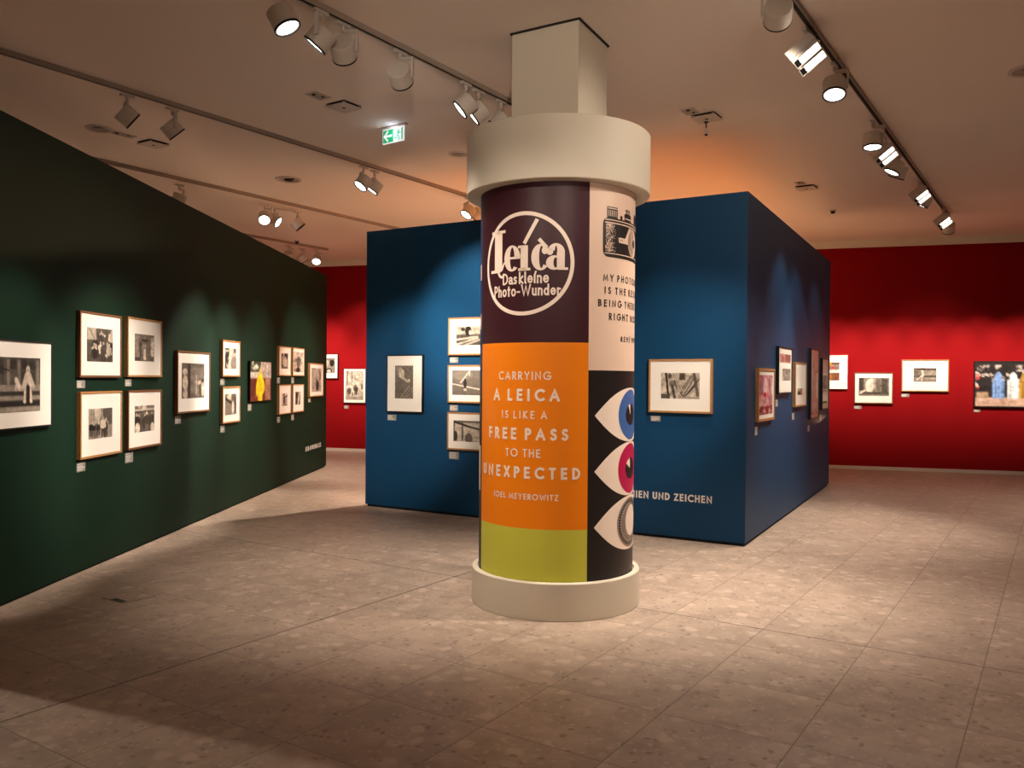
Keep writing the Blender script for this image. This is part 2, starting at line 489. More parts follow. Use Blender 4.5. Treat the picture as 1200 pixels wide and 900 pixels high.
def glyphs():
    g = {}
    g['A'] = (0.78, [[(0, 0), (0.39, 1), (0.78, 0)], [(0.15, 0.32), (0.63, 0.32)]])
    g['B'] = (0.46, [[(0, 0), (0, 1), (0.2, 1)] + arc(0.2, 0.76, 0.22, 0.24, 90, -90, 12) + [(0, 0.52)], [(0, 0.52), (0.22, 0.52)] + arc(0.22, 0.26, 0.26, 0.26, 90, -90, 12) + [(0, 0)]])
    g['C'] = (0.74, [arc(0.5, 0.5, 0.5, 0.5, 55, 305, 28)])
    g['D'] = (0.62, [[(0, 0), (0, 1), (0.14, 1)] + arc(0.14, 0.5, 0.48, 0.5, 90, -90, 20) + [(0, 0)]])
    g['E'] = (0.42, [[(0.42, 1), (0, 1), (0, 0), (0.42, 0)], [(0, 0.52), (0.38, 0.52)]])
    g['F'] = (0.40, [[(0.40, 1), (0, 1), (0, 0)], [(0, 0.5), (0.36, 0.5)]])
    g['G'] = (0.88, [arc(0.5, 0.5, 0.5, 0.5, 50, 352, 30) + [(0.99, 0.46), (0.56, 0.46)]])
    g['H'] = (0.60, [[(0, 0), (0, 1)], [(0.6, 0), (0.6, 1)], [(0, 0.52), (0.6, 0.52)]])
    g['I'] = (0.0, [[(0, 0), (0, 1)]])
    g['J'] = (0.22, [[(0.22, 1), (0.22, 0.08)] + arc(0.0, 0.08, 0.22, 0.14, 0, -70, 8)])
    g['K'] = (0.52, [[(0, 0), (0, 1)], [(0.48, 1), (0.03, 0.52), (0.54, 0)]])
    g['L'] = (0.36, [[(0, 1), (0, 0), (0.36, 0)]])
    g['M'] = (0.88, [[(0, 0), (0.12, 1), (0.44, 0.12), (0.76, 1), (0.88, 0)]])
    g['N'] = (0.66, [[(0, 0), (0, 1), (0.66, 0), (0.66, 1)]])
    g['O'] = (1.0, [arc(0.5, 0.5, 0.5, 0.5, 0, 360, 36)])
    g['P'] = (0.44, [[(0, 0), (0, 1), (0.2, 1)] + arc(0.2, 0.74, 0.25, 0.26, 90, -90, 12) + [(0, 0.48)]])
    g['R'] = (0.48, [[(0, 0), (0, 1), (0.2, 1)] + arc(0.2, 0.74, 0.25, 0.26, 90, -90, 12) + [(0, 0.48)], [(0.18, 0.48), (0.50, 0)]])
    g['S'] = (0.44, [arc(0.23, 0.76, 0.2, 0.24, 40, 250, 14) + arc(0.21, 0.26, 0.23, 0.26, 70, -140, 14)])
    g['T'] = (0.46, [[(0, 1), (0.46, 1)], [(0.23, 1), (0.23, 0)]])
    g['U'] = (0.56, [[(0, 1), (0, 0.28)] + arc(0.28, 0.28, 0.28, 0.28, 180, 360, 16) + [(0.56, 1)]])
    g['V'] = (0.70, [[(0, 1), (0.35, 0), (0.70, 1)]])
    g['W'] = (1.06, [[(0, 1), (0.27, 0), (0.53, 0.92), (0.79, 0), (1.06, 1)]])
    g['X'] = (0.56, [[(0, 0), (0.56, 1)], [(0, 1), (0.56, 0)]])
    g['Y'] = (0.60, [[(0, 1), (0.30, 0.46), (0.60, 1)], [(0.30, 0.46), (0.30, 0)]])
    g['Z'] = (0.52, [[(0.0, 1), (0.52, 1), (0, 0), (0.54, 0)]])
    g['\u00c9'] = (0.42, g['E'][1] + [[(0.16, 1.16), (0.30, 1.30)]])
    # lower case, x-height 0.62
    x = 0.62
    bowl = arc(0.25, x / 2, 0.25, x / 2, 0, 360, 24)
    g['a'] = (0.42, [arc(0.20, 0.46, 0.18, 0.16, 150, 0, 10) + [(0.40, 0.10), (0.48, 0.0)], arc(0.20, 0.17, 0.2, 0.17, 0, 360, 20)])
    g['s'] = (0.30, [arc(0.16, 0.47, 0.13, 0.15, 40, 250, 10) + arc(0.14, 0.16, 0.15, 0.16, 70, -140, 10)])
    g['k'] = (0.36, [[(0, 0), (0, 1)], [(0.34, x), (0.02, 0.30), (0.37, 0)]])
    g['l'] = (0.04, [[(0, 1), (0, 0.06), (0.08, 0)]])
    g['e'] = (0.44, [[(0.02, 0.32), (0.44, 0.36)] + arc(0.23, 0.33, 0.22, 0.29, 5, 320, 22)])
    g['i'] = (0.02, [[(0, x), (0, 0.02)], [(0.02, 0.76), (0.12, 1.02)]])
    g['n'] = (0.38, [[(0, 0), (0, x)], [(0, 0.40)] + arc(0.19, 0.43, 0.19, 0.19, 170, 0, 10) + [(0.38, 0)]])
    g['h'] = (0.38, [[(0, 0), (0, 1)], [(0, 0.40)] + arc(0.19, 0.43, 0.19, 0.19, 170, 0, 10) + [(0.38, 0)]])
    g['o'] = (0.48, [arc(0.24, x / 2, 0.24, x / 2, 0, 360, 24)])
    g['t'] = (0.22, [[(0.1, 0.88), (0.1, 0)], [(-0.02, x), (0.24, x)]])
    g['u'] = (0.38, [[(0, x), (0, 0.2)] + arc(0.19, 0.2, 0.19, 0.2, 180, 360, 12) + [(0.38, x)], [(0.38, 0.3), (0.38, 0)]])
    g['d'] = (0.44, [arc(0.21, x / 2, 0.21, x / 2, 0, 360, 24), [(0.43, 1), (0.43, 0)]])
    g['r'] = (0.22, [[(0, 0), (0, x)], [(0, 0.36)] + arc(0.16, 0.40, 0.16, 0.2, 170, 60, 6)])
    g['-'] = (0.24, [[(0, 0.34), (0.24, 0.34)]])
    return g
GLY = glyphs()

def ribbon(bm, pts, w, cap=True, closed=None):
    P = [Vector((p[0], p[1])) for p in pts]
    if closed is None:
        closed = (P[0] - P[-1]).length < 1e-5 and len(P) > 3
    if closed:
        P = P[:-1]
    Q = [P[0]]
    for p in P[1:]:
        if (p - Q[-1]).length > 1e-6:
            Q.append(p)
    P = Q
    n = len(P)
    if not closed and cap:
        P[0] = P[0] - (P[1] - P[0]).normalized() * w / 2
        P[-1] = P[-1] + (P[-1] - P[-2]).normalized() * w / 2
    L, Rr = [], []
    for i in range(n):
        if closed:
            d0 = (P[i] - P[i - 1]).normalized(); d1 = (P[(i + 1) % n] - P[i]).normalized()
        else:
            d0 = (P[i] - P[i - 1]).normalized() if i > 0 else (P[1] - P[0]).normalized()
            d1 = (P[i + 1] - P[i]).normalized() if i < n - 1 else d0
        n0, n1 = Vector((-d0.y, d0.x)), Vector((-d1.y, d1.x))
        m = n0 + n1
        if m.length < 0.25:
            m = n0
        m.normalize()
        k = min(1.0 / max(0.3, m.dot(n0)), 1.9)
        L.append(P[i] + m * (w / 2 * k)); Rr.append(P[i] - m * (w / 2 * k))
    lv = [bm.verts.new((q.x, q.y, 0)) for q in L]
    rv = [bm.verts.new((q.x, q.y, 0)) for q in Rr]
    for i in range(n if closed else n - 1):
        j = (i + 1) % n
        bm.faces.new((lv[i], rv[i], rv[j], lv[j]))

def text_extent(txt, gap, space):
    w, first = 0.0, True
    for ch in txt:
        if ch == ' ':
            w += space
            continue
        if not first and True:
            w += gap
        w += GLY[ch][0]
        first = False
    return w

def write(bm, txt, x0, x1, y0, cap, weight, space=0.42, x_scale=None, align='fit'):
    """letters between x0 and x1 on the base line y0; weight is a share of the cap height"""
    n_gap = max(1, len([c for c in txt if c != ' ']) - 1)
    body = cap * (1 - weight)
    sx = body if x_scale is None else x_scale * body
    raw = sum(GLY[c][0] for c in txt if c != ' ') * sx + txt.count(' ') * space * cap
    W = (x1 - x0) - weight * cap
    gap = (W - raw) / n_gap
    x = x0 + weight * cap / 2
    for ch in txt:
        if ch == ' ':
            x += space * cap
            continue
        gw, strokes = GLY[ch]
        for st in strokes:
            pts = [(x + px * sx, y0 + weight * cap / 2 + py * body) for px, py in st]
            ribbon(bm, pts, weight * cap)
        x += gw * sx + gap

def poly(bm, pts):
    f = bm.faces.new([bm.verts.new((p[0], p[1], 0)) for p in pts])
    bmesh.ops.triangulate(bm, faces=[f])

def rect(bm, x0, y0, x1, y1):
    poly(bm, [(x0, y0), (x1, y0), (x1, y1), (x0, y1)])

def ring_shape(bm, cx, cy, rx0, ry0, rx1, ry1, a0=0, a1=360, n=48, ox=0, oy=0):
    pa = arc(cx, cy, rx0, ry0, a0, a1, n); pb = arc(cx + ox, cy + oy, rx1, ry1, a0, a1, n)
    va = [bm.verts.new((*p, 0)) for p in pa]; vb = [bm.verts.new((*p, 0)) for p in pb]
    for i in range(n):
        bm.faces.new((va[i], va[i + 1], vb[i + 1], vb[i]))

# ------------------------------------------------------------------ the advertising column
CX, CY = 0.325, 6.098
R_SHAFT, R_BASE, R_CAP = 0.556, 0.607, 0.663
th0 = math.atan2(CX, CY)
TC = Vector((-math.sin(th0), -math.cos(th0), 0))
TR = Vector((math.cos(th0), -math.sin(th0), 0))
column = thing('advertising_column', 'tall round poster column with maroon, orange, lime and black panels in mid room', 'column', (CX, CY, 0))

bm = bmesh.new(); lathe(bm, [(0, 0), (R_BASE - 0.004, 0), (R_BASE, 0.004), (R_BASE, 0.244), (R_BASE - 0.006, 0.25), (R_SHAFT + 0.012, 0.25), (R_SHAFT + 0.012, 0.236), (0, 0.236)], 128)
link('base_ring', bm, M['column_white'], column, True)
bm = bmesh.new(); lathe(bm, [(0, 0.237), (R_SHAFT, 0.237), (R_SHAFT, 2.93), (0, 2.93)], 180)
link('shaft', bm, M['ink'], column, True)
bm = bmesh.new(); lathe(bm, [(0, 2.925), (R_SHAFT + 0.006, 2.925), (R_SHAFT + 0.006, 2.91), (R_CAP - 0.005, 2.91), (R_CAP, 2.915), (R_CAP, 3.325), (R_CAP - 0.006, 3.331), (0, 3.331)], 128)
link('cap_ring', bm, M['column_white'], column, True)

def wrap(bm, off):
    """bend a flat drawing (s, z) round the shaft, standing proud of it by off"""
    ds = R_SHAFT * math.radians(2.0)
    xs = [v.co.x for v in bm.verts]
    k0, k1 = math.floor(min(xs) / ds), math.ceil(max(xs) / ds)
    for k in range(k0, k1 + 1):
        geom = bm.verts[:] + bm.edges[:] + bm.faces[:]
        bmesh.ops.bisect_plane(bm, geom=geom, dist=1e-6, plane_co=(k * ds, 0, 0), plane_no=(1, 0, 0))
    r = R_SHAFT + off
    for v in bm.verts:
        a = v.co.x / R_SHAFT
        z = v.co.y
        q = TC * (r * math.cos(a)) + TR * (r * math.sin(a))
        v.co = Vector((q.x, q.y, z))
    # faces look outwards
    for f in bm.faces:
        f.normal_update()
        c = f.calc_center_median()
        if f.normal.dot(Vector((c.x, c.y, 0))) < 0:
            f.normal_flip()
    return bm

def link_flat(name, bm, material, parent, label=None):
    me = bpy.data.meshes.new(name)
    bm.to_mesh(me); bm.free()
    me.materials.append(material)
    o = bpy.data.objects.new(name, me)
    COL.objects.link(o)
    o.parent = parent
    if label:
        o['label'] = label
    return o

def sheet(bm, s0, z0, s1, z1):
    rect(bm, s0, z0, s1, z1)

S_L, S_M, S_R = -0.684, 0.2155, 1.115
Z_OR, Z_LI, Z_CR = 1.842, 0.597, 1.659
def panel(name, s0, z0, s1, z1, material, label):
    b = bmesh.new(); sheet(b, s0, z0, s1, z1); wrap(b, 0.003)
    return link_flat(name, b, material, column, label)
p_maroon = panel('poster_panel', S_L, Z_OR, S_M, 2.91, M['maroon'], 'maroon panel with a round cream emblem')
p_orange = panel('poster_panel', S_L, Z_LI, S_M, Z_OR, M['orange'], 'orange panel with a cream quotation')
p_lime = panel('poster_panel', S_L, 0.236, S_M, Z_LI, M['lime'], 'plain lime panel')
p_cream = panel('poster_panel', S_M, Z_CR, S_R, 2.91, M['cream'], 'cream panel with a camera drawing and black lettering')
p_eyes = panel('poster_panel', S_M, 0.236, S_R, Z_CR, M['ink'], 'black panel with three eyes')
p_navy = panel('poster_panel', -1.50, 1.62, S_L - 0.004, 2.91, M['navy'], 'navy panel at the left edge')
p_dark = panel('poster_panel', -1.50, 0.236, S_L - 0.004, 1.62, M['ink'], 'black panel at the left edge')
b = bmesh.new()
for zz in (2.30, 1.95):
    rect(b, -0.76, zz, -0.715, zz + 0.11)
rect(b, -0.79, 0.80, -0.712, 1.12)
wrap(b, 0.0045); link_flat('poster_mark', b, M['cream'], p_navy)

# round emblem
b = bmesh.new()
ring_shape(b, -0.238, 2.371, 0.350, 0.348, 0.324, 0.322, n=96)
wrap(b, 0.0048); link_flat('emblem_ring', b, M['letter'], p_maroon)
b = bmesh.new()
# L
rect(b, -0.486, 2.335, -0.408, 2.600)
rect(b, -0.520, 2.588, -0.380, 2.608)
rect(b, -0.530, 2.322, -0.430, 2.342)
poly(b, [(-0.470, 2.342), (-0.430, 2.322), (-0.405, 2.335), (-0.380, 2.386), (-0.392, 2.390), (-0.416, 2.352)])
ribbon(b, arc(-0.41, 2.335, 0.035, 0.045, 180, 290, 8), 0.018)
# e
ring_shape(b, -0.322, 2.410, 0.066, 0.088, 0.018, 0.074, 0, 312, 40, ox=0.002)
rect(b, -0.345, 2.404, -0.258, 2.420)
# i
rect(b, -0.254, 2.325, -0.200, 2.490)
rect(b, -0.274, 2.474, -0.215, 2.492)
rect(b, -0.272, 2.322, -0.182, 2.340)
ribbon(b, [(-0.221, 2.514), (-0.142, 2.650)], 0.026)
# c
ring_shape(b, -0.112, 2.408, 0.064, 0.088, 0.016, 0.074, 55, 318, 36, ox=0.006)
poly(b, arc(-0.083, 2.452, 0.022, 0.026, 0, 350, 14))
ribbon(b, [(-0.116, 2.520), (-0.078, 2.478)], 0.024)
# a
rect(b, -0.004, 2.335, 0.048, 2.440)
ring_shape(b, -0.010, 2.438, 0.058, 0.060, 0.008, 0.044, 0, 165, 20)
poly(b, arc(-0.050, 2.444, 0.022, 0.024, 0, 350, 14))
ring_shape(b, -0.022, 2.370, 0.054, 0.048, 0.014, 0.034, 40, 330, 26, ox=0.010)
poly(b, [(0.0, 2.322), (0.070, 2.322), (0.070, 2.338), (0.048, 2.338), (0.0, 2.345)])
wrap(b, 0.0048); link_flat('emblem_name', b, M['letter'], p_maroon)
b = bmesh.new()
write(b, 'Das', -0.402, -0.280, 2.234, 0.078, 0.15, x_scale=0.88)
write(b, 'kleine', -0.266, -0.056, 2.234, 0.082, 0.15, x_scale=0.88)
write(b, 'Photo-Wunder', -0.488, 0.022, 2.153, 0.078, 0.15, x_scale=0.86)
wrap(b, 0.0048); link_flat('emblem_lettering', b, M['letter'], p_maroon)

# quotation on the orange panel
b = bmesh.new()
write(b, 'CARRYING', -0.432, -0.038, 1.592, 0.056, 0.15)
write(b, 'A LEICA', -0.488, 0.022, 1.450, 0.082, 0.21)
write(b, 'IS LIKE A', -0.400, -0.060, 1.332, 0.053, 0.15)
write(b, 'FREE PASS', -0.545, 0.080, 1.190, 0.080, 0.21)
write(b, 'TO THE', -0.366, -0.104, 1.074, 0.056, 0.15)
write(b, 'UNEXPECTED', -0.630, 0.163, 0.932, 0.079, 0.21)
write(b, 'JOEL MEYEROWITZ', -0.484, 0.017, 0.790, 0.041, 0.17)
wrap(b, 0.0048); link_flat('quotation', b, M['letter'], p_orange)

# black lettering on the cream panel
b = bmesh.new()
write(b, 'MY PHOTOGRAPHY', 0.322, 1.010, 2.261, 0.047, 0.17, x_scale=1.0)
write(b, 'IS THE RESULT OF', 0.336, 0.995, 2.176, 0.047, 0.17, x_scale=1.0)
write(b, 'BEING THERE AT THE', 0.284, 1.045, 2.089, 0.047, 0.17, x_scale=1.0)
write(b, 'RIGHT MOMENT', 0.374, 0.955, 2.000, 0.048, 0.17, x_scale=1.0)
write(b, 'REN\u00c9 BURRI', 0.497, 0.835, 1.858, 0.036, 0.17, x_scale=1.0)
wrap(b, 0.0048); link_flat('quotation', b, M['ink'], p_cream)

# drawing of an old camera
cam_draw = None
def draw(name, fn, off, material, parent):
    b = bmesh.new(); fn(b); wrap(b, off); return link_flat(name, b, material, parent)
def rrect(bm, x0, y0, x1, y1, r, n=6):
    pts = arc(x1 - r, y1 - r, r, r, 0, 90, n) + arc(x0 + r, y1 - r, r, r, 90, 180, n) + arc(x0 + r, y0 + r, r, r, 180, 270, n) + arc(x1 - r, y0 + r, r, r, 270, 360, n)
    poly(bm, pts)
def cam_body(b):
    rrect(b, 0.318, 2.424, 0.985, 2.690, 0.045)
    rect(b, 0.352, 2.690, 0.450, 2.764)
    rect(b, 0.480, 2.690, 0.505, 2.715)
    rect(b, 0.530, 2.690, 0.632, 2.735)
    rect(b, 0.548, 2.735, 0.612, 2.768)
    rect(b, 0.70, 2.690, 0.90, 2.76)
def cam_light(b):
    rect(b, 0.334, 2.652, 0.972, 2.660)
    rect(b, 0.336, 2.672, 0.965, 2.679)
    rect(b, 0.332, 2.446, 0.972, 2.452)
    for k in range(6):
        rect(b, 0.362 + k * 0.014, 2.700, 0.367 + k * 0.014, 2.742)
    rect(b, 0.358, 2.750, 0.445, 2.757)
    for k in range(4):
        rect(b, 0.553 + k * 0.014, 2.738, 0.559 + k * 0.014, 2.760)
    rect(b, 0.538, 2.700, 0.624, 2.708)
    rr = random.Random(4)
    for k in range(330):
        x = 0.338 + abs(rr.gauss(0.035, 0.022)); y = rr.uniform(2.458, 2.646)
        rect(b, x, y, x + 0.005, y + 0.005)
    rrect(b, 0.462, 2.530, 0.565, 2.566, 0.012)
    poly(b, [(0.54, 2.566), (0.60, 2.648), (0.628, 2.648), (0.628, 2.530), (0.54, 2.530)])
    poly(b, arc(0.665, 2.550, 0.085, 0.098, 0, 350, 30))
def cam_dark(b):
    for k in range(7):
        ribbon(b, arc(0.665 + k * 0.004, 2.550, 0.078 - k * 0.009, 0.090 - k * 0.010, 90, 270, 14), 0.0035)
    poly(b, arc(0.690, 2.550, 0.026, 0.030, 0, 350, 16))
    for k in range(2):
        poly(b, arc(0.480 + k * 0.022, 2.548, 0.005, 0.006, 0, 320, 8))
draw('camera_drawing', cam_body, 0.0046, M['ink'], p_cream)
draw('camera_drawing', cam_light, 0.0056, M['cream'], p_cream)
draw('camera_drawing', cam_dark, 0.0066, M['ink'], p_cream)

# three eyes on the black panel
def almond(b, zc, h=0.187, x0=0.264, xc=0.655):
    def bez(sx, sy):
        out = []
        for i in range(15):
            q = i / 14.0
            # cubic from the pointed corner to the broad middle of the lid
            px = 3 * (1 - q) ** 2 * q * 0.105 + 3 * (1 - q) * q * q * 0.20 + q ** 3 * (xc - x0)
            py = 3 * (1 - q) ** 2 * q * 0.110 + 3 * (1 - q) * q * q * h + q ** 3 * h
            out.append((x0 + px, zc + sy * py))
        return out
    top = bez(1, 1); bot = bez(1, -1)
    mir = lambda pts: [(2 * xc - p[0], p[1]) for p in pts]
    pts = top + mir(top)[::-1][1:] + mir(bot)[1:] + bot[::-1][1:-1]
    poly(b, pts)
for zc, kind in ((1.355, 'blue'), (0.980, 'pink'), (0.605, 'lens')):
    nm = {'blue': 'blue_eye', 'pink': 'magenta_eye', 'lens': 'lens_eye'}[kind]
    draw(nm, lambda b: almond(b, zc), 0.0046, M['letter'], p_eyes)
    if kind != 'lens':
        draw('iris', lambda b: poly(b, arc(0.655, zc, 0.178, 0.174, 0, 355, 60)), 0.0056, M['iris_' + kind], p_eyes)
        draw('pupil', lambda b: poly(b, arc(0.655, zc, 0.086, 0.074, 0, 355, 40)), 0.0066, M['ink'], p_eyes)
        draw('eye_glint', lambda b: poly(b, [(0.645, zc)] + arc(0.655, zc, 0.086, 0.074, 100, 150 if kind == 'pink' else 122, 8)), 0.0076, M['letter'], p_eyes)
    else:
        draw('iris', lambda b: ring_shape(b, 0.655, zc, 0.186, 0.172, 0.176, 0.163, n=60), 0.0056, M['ink_mid'], p_eyes)
        draw('iris', lambda b: ring_shape(b, 0.655, zc, 0.172, 0.160, 0.142, 0.134, n=60), 0.0056, M['ink'], p_eyes)
        def ticks(b):
            for k in range(48):
                a = math.radians(k * 7.5); ca, sa = math.cos(a), math.sin(a)
                ribbon(b, [(0.655 + 0.150 * ca, zc + 0.141 * sa), (0.655 + 0.163 * ca, zc + 0.152 * sa)], 0.0035, cap=False, closed=False)
        draw('iris', ticks, 0.0066, M['letter'], p_eyes)
        draw('pupil', lambda b: poly(b, arc(0.655, zc, 0.138, 0.130, 0, 355, 50)), 0.0060, M['ink_mid'], p_eyes)
        draw('pupil', lambda b: poly(b, arc(0.675, zc + 0.01, 0.100, 0.110, 0, 355, 50)), 0.0068, M['letter'], p_eyes)

# ------------------------------------------------------------------ lettering on the walls
def wall_text(w, s0, s1, z0, cap, txt, weight, label):
    start = s0 if w.right() > 0 else s1
    root = thing('wall_lettering', label, 'lettering', None, None, w.mtx(start, z0, 0.0005))
    words = txt.split(' ')
    total = abs(s1 - s0)
    units = lambda q: sum(GLY[c][0] for c in q) * cap * (1 - weight)
    n_gap = sum(len(q) - 1 for q in words)
    space = 0.62 * cap
    gap = (total - sum(units(q) for q in words) - space * (len(words) - 1) - weight * cap * len(words)) / n_gap
    x = 0.0
    for q in words:
        L = units(q) + gap * (len(q) - 1) + weight * cap
        b = bmesh.new()
        write(b, q, x, x + L, 0.0, cap, weight)
        # thin film with its own thickness
        r = bmesh.ops.extrude_face_region(b, geom=b.faces[:])
        bmesh.ops.translate(b, vec=(0, 0, 0.002), verts=[v for v in r['geom'] if isinstance(v, bmesh.types.BMVert)])
        link('word', b, M['letter_white'], root)
        x += L + space
wall_text(BL, 3.445, 4.386, 0.388, 0.073, 'LINIEN UND ZEICHEN', 0.20, 'white lettering low on the blue wall beside the poster column')
wall_text(G, 7.825, 8.818, 0.391, 0.074, 'DER AUGENBLICK', 0.20, 'small white lettering low at the far end of the green wall')

# ------------------------------------------------------------------ photographs
def lerp(a, b, t):
    return [a[i] + (b[i] - a[i]) * t for i in range(3)]
DARK, LIGHT = (0.010, 0.007, 0.005), (0.78, 0.66, 0.54)

class Noise:
    def __init__(self, seed):
        r = random.Random(seed)
        self.g = [[r.random() for _ in range(64)] for _ in range(64)]
    def at(self, x, y):
        xi, yi = math.floor(x), math.floor(y)
        fx, fy = x - xi, y - yi
        fx, fy = fx * fx * (3 - 2 * fx), fy * fy * (3 - 2 * fy)
        g = self.g
        a, b = g[yi % 64][xi % 64], g[yi % 64][(xi + 1) % 64]
        c, d = g[(yi + 1) % 64][xi % 64], g[(yi + 1) % 64][(xi + 1) % 64]
        return (a + (b - a) * fx) * (1 - fy) + (c + (d - c) * fx) * fy
    def fbm(self, x, y):
        return 0.5 * self.at(x, y) + 0.3 * self.at(2.1 * x + 5, 2.1 * y + 9) + 0.2 * self.at(4.3 * x + 11, 4.3 * y + 3)

def tone_of(v):
    if isinstance(v, (int, float)):
        return lerp(DARK, LIGHT, max(0.0, min(1.0, v)) ** 1.6)
    return list(v)

def photo_mesh(w, h, base, ops, seed, nscale=(6, 6), namp=0.3):
    """a print: grid mesh whose point colours hold the picture; y runs down from 0 to 1"""
    nx = 64; ny = max(24, int(nx * h / w)); ny = min(ny, 80)
    nz = Noise(seed)
    b = bmesh.new()
    lay = b.verts.layers.float_color.new('tone')
    grid = []
    for j in range(ny + 1):
        row = []
        for i in range(nx + 1):
            x, y = i / nx, j / ny
            c = tone_of(base)
            for op in ops:
                k = op[0]; f = 0.0
                if k == 'r':
                    ex, ey = 1.2 / nx, 1.2 / ny
                    f = max(0, min(1, (x - op[1]) / ex + 0.5)) * max(0, min(1, (op[3] - x) / ex + 0.5)) * max(0, min(1, (y - op[2]) / ey + 0.5)) * max(0, min(1, (op[4] - y) / ey + 0.5)); val = op[5]
                elif k == 'e':
                    q = math.hypot((x - op[1]) / op[3], (y - op[2]) / op[4]); f = max(0, min(1, (1.12 - q) / 0.24)); val = op[5]
                elif k == 'l':
                    ax, ay, bx, by, wd, val = op[1:7]
                    asp = h / w
                    dx, dy = bx - ax, (by - ay) * asp
                    tt = max(0, min(1, ((x - ax) * dx + (y - ay) * asp * dy) / (dx * dx + dy * dy + 1e-9)))
                    q = math.hypot(x - ax - dx * tt, (y - ay) * asp - dy * tt); f = max(0, min(1, (wd - q) / (0.6 * wd) + 0.5))
                elif k == 'g':
                    f = y * op[1]; val = op[2]
                elif k == 'n':
                    f = max(0, min(1, (nz.fbm(x * op[1], y * op[2]) - op[3]) * 8)); val = op[4]
                    if len(op) > 5 and not (op[5] <= x <= op[7] and op[6] <= y <= op[8]):
                        f = 0
                if f > 0:
                    c = lerp(c, tone_of(val), f)
            q = nz.fbm(x * nscale[0] + 20, y * nscale[1] + 7) - 0.5
            q2 = nz.at(x * nscale[0] * 2.6 + 31, y * nscale[1] * 2.6 + 3) - 0.5
            m = max(0.05, 1 + namp * (3.0 * q + 1.5 * q2))
            v = b.verts.new(((x - 0.5) * w, (0.5 - y) * h, 0))
            v[lay] = (max(0, c[0] * m), max(0, c[1] * m), max(0, c[2] * m), 1)
            row.append(v)
        grid.append(row)
    for j in range(ny):
        for i in range(nx):
            b.faces.new((grid[j][i], grid[j + 1][i], grid[j + 1][i + 1], grid[j][i + 1]))
    return b

def ring_plate(bm, ow, oh, x0, y0, x1, y1, z0, z1):
    """rectangular plate with a rectangular opening"""
    O = [(-ow / 2, -oh / 2), (ow / 2, -oh / 2), (ow / 2, oh / 2), (-ow / 2, oh / 2)]
    I = [(x0, y0), (x1, y0), (x1, y1), (x0, y1)]
    v = {}
    for nm, pts in (('o', O), ('i', I)):
        for z, k in ((z0, 0), (z1, 1)):
            for i, p in enumerate(pts):
                v[(nm, k, i)] = bm.verts.new((p[0], p[1], z))
    for i in range(4):
        j = (i + 1) % 4
        bm.faces.new((v['o', 1, i], v['o', 1, j], v['i', 1, j], v['i', 1, i]))
        bm.faces.new((v['o', 0, i], v['i', 0, i], v['i', 0, j], v['o', 0, j]))
        bm.faces.new((v['o', 0, i], v['o', 0, j], v['o', 1, j], v['o', 1, i]))
        bm.faces.new((v['i', 0, i], v['i', 1, i], v['i', 1, j], v['i', 0, j]))

PIC_D = 0.036
def picture(w, s0, s1, z0, z1, prints, frame, label, group, rim=0.017, board='mat_board', cat='framed photograph', depth=PIC_D):
    """prints: list of (s0, s1, z0, z1, base, ops, seed, nscale, namp) in wall coordinates"""
    sm, zm = (s0 + s1) / 2, (z0 + z1) / 2
    W, H = s1 - s0, z1 - z0
    t_ = thing('framed_photograph', label, cat, None, group, w.mtx(sm, zm, 0.0))
    sg = w.right()
    b = bmesh.new()
    ring_plate(b, W, H, -W / 2 + rim, -H / 2 + rim, W / 2 - rim, H / 2 - rim, 0.0, depth)
    f = link('frame', b, M[frame], t_)
    iw, ih = W - 2 * rim, H - 2 * rim
    full = len(prints) == 1 and prints[0][0] is None
    if full:
        b = photo_mesh(iw, ih, *prints[0][4:])
        bmesh.ops.translate(b, vec=(0, 0, depth - 0.004), verts=b.verts[:])
        link_flat('print', b, M['photo'], t_)
    else:
        # board as one sheet; each print lies on it with a little thickness of its own
        b = bmesh.new(); add_box(b, T((0, 0, depth - 0.010)), iw, ih, 0.006)
        link('mat', b, M[board], t_)
        for pr in prints:
            ps, pz = (pr[0] + pr[1]) / 2, (pr[2] + pr[3]) / 2
            b = photo_mesh(pr[1] - pr[0], pr[3] - pr[2], *pr[4:])
            bmesh.ops.translate(b, vec=((ps - sm) * sg, pz - zm, depth - 0.0062), verts=b.verts[:])
            link_flat('print', b, M['photo'], t_)
    return t_

def caption(w, s0, s1, z0, z1, label, rows=4):
    W, H = s1 - s0, z1 - z0
    t_ = thing('caption_card', label, 'caption card', None, 'caption cards under the photographs', w.mtx((s0 + s1) / 2, (z0 + z1) / 2, 0.0))
    b = bmesh.new(); add_box(b, T((0, 0, 0.002)), W, H, 0.004)
    link('card', b, M['card'], t_)
    b = bmesh.new()
    rr = random.Random(int(s0 * 1000) + int(z0 * 77))
    for k in range(rows):
        y = H / 2 - 0.010 - k * (H - 0.014) / rows
        if rows > 3 and k == 1:
            y -= 0.002
        ww = W * (0.45 + 0.4 * rr.random())
        add_box(b, T((-W / 2 + 0.008 + ww / 2, y - 0.004, 0.0042)), ww, 0.0075, 0.0008)
    link('text_lines', b, M['card_text'], t_)

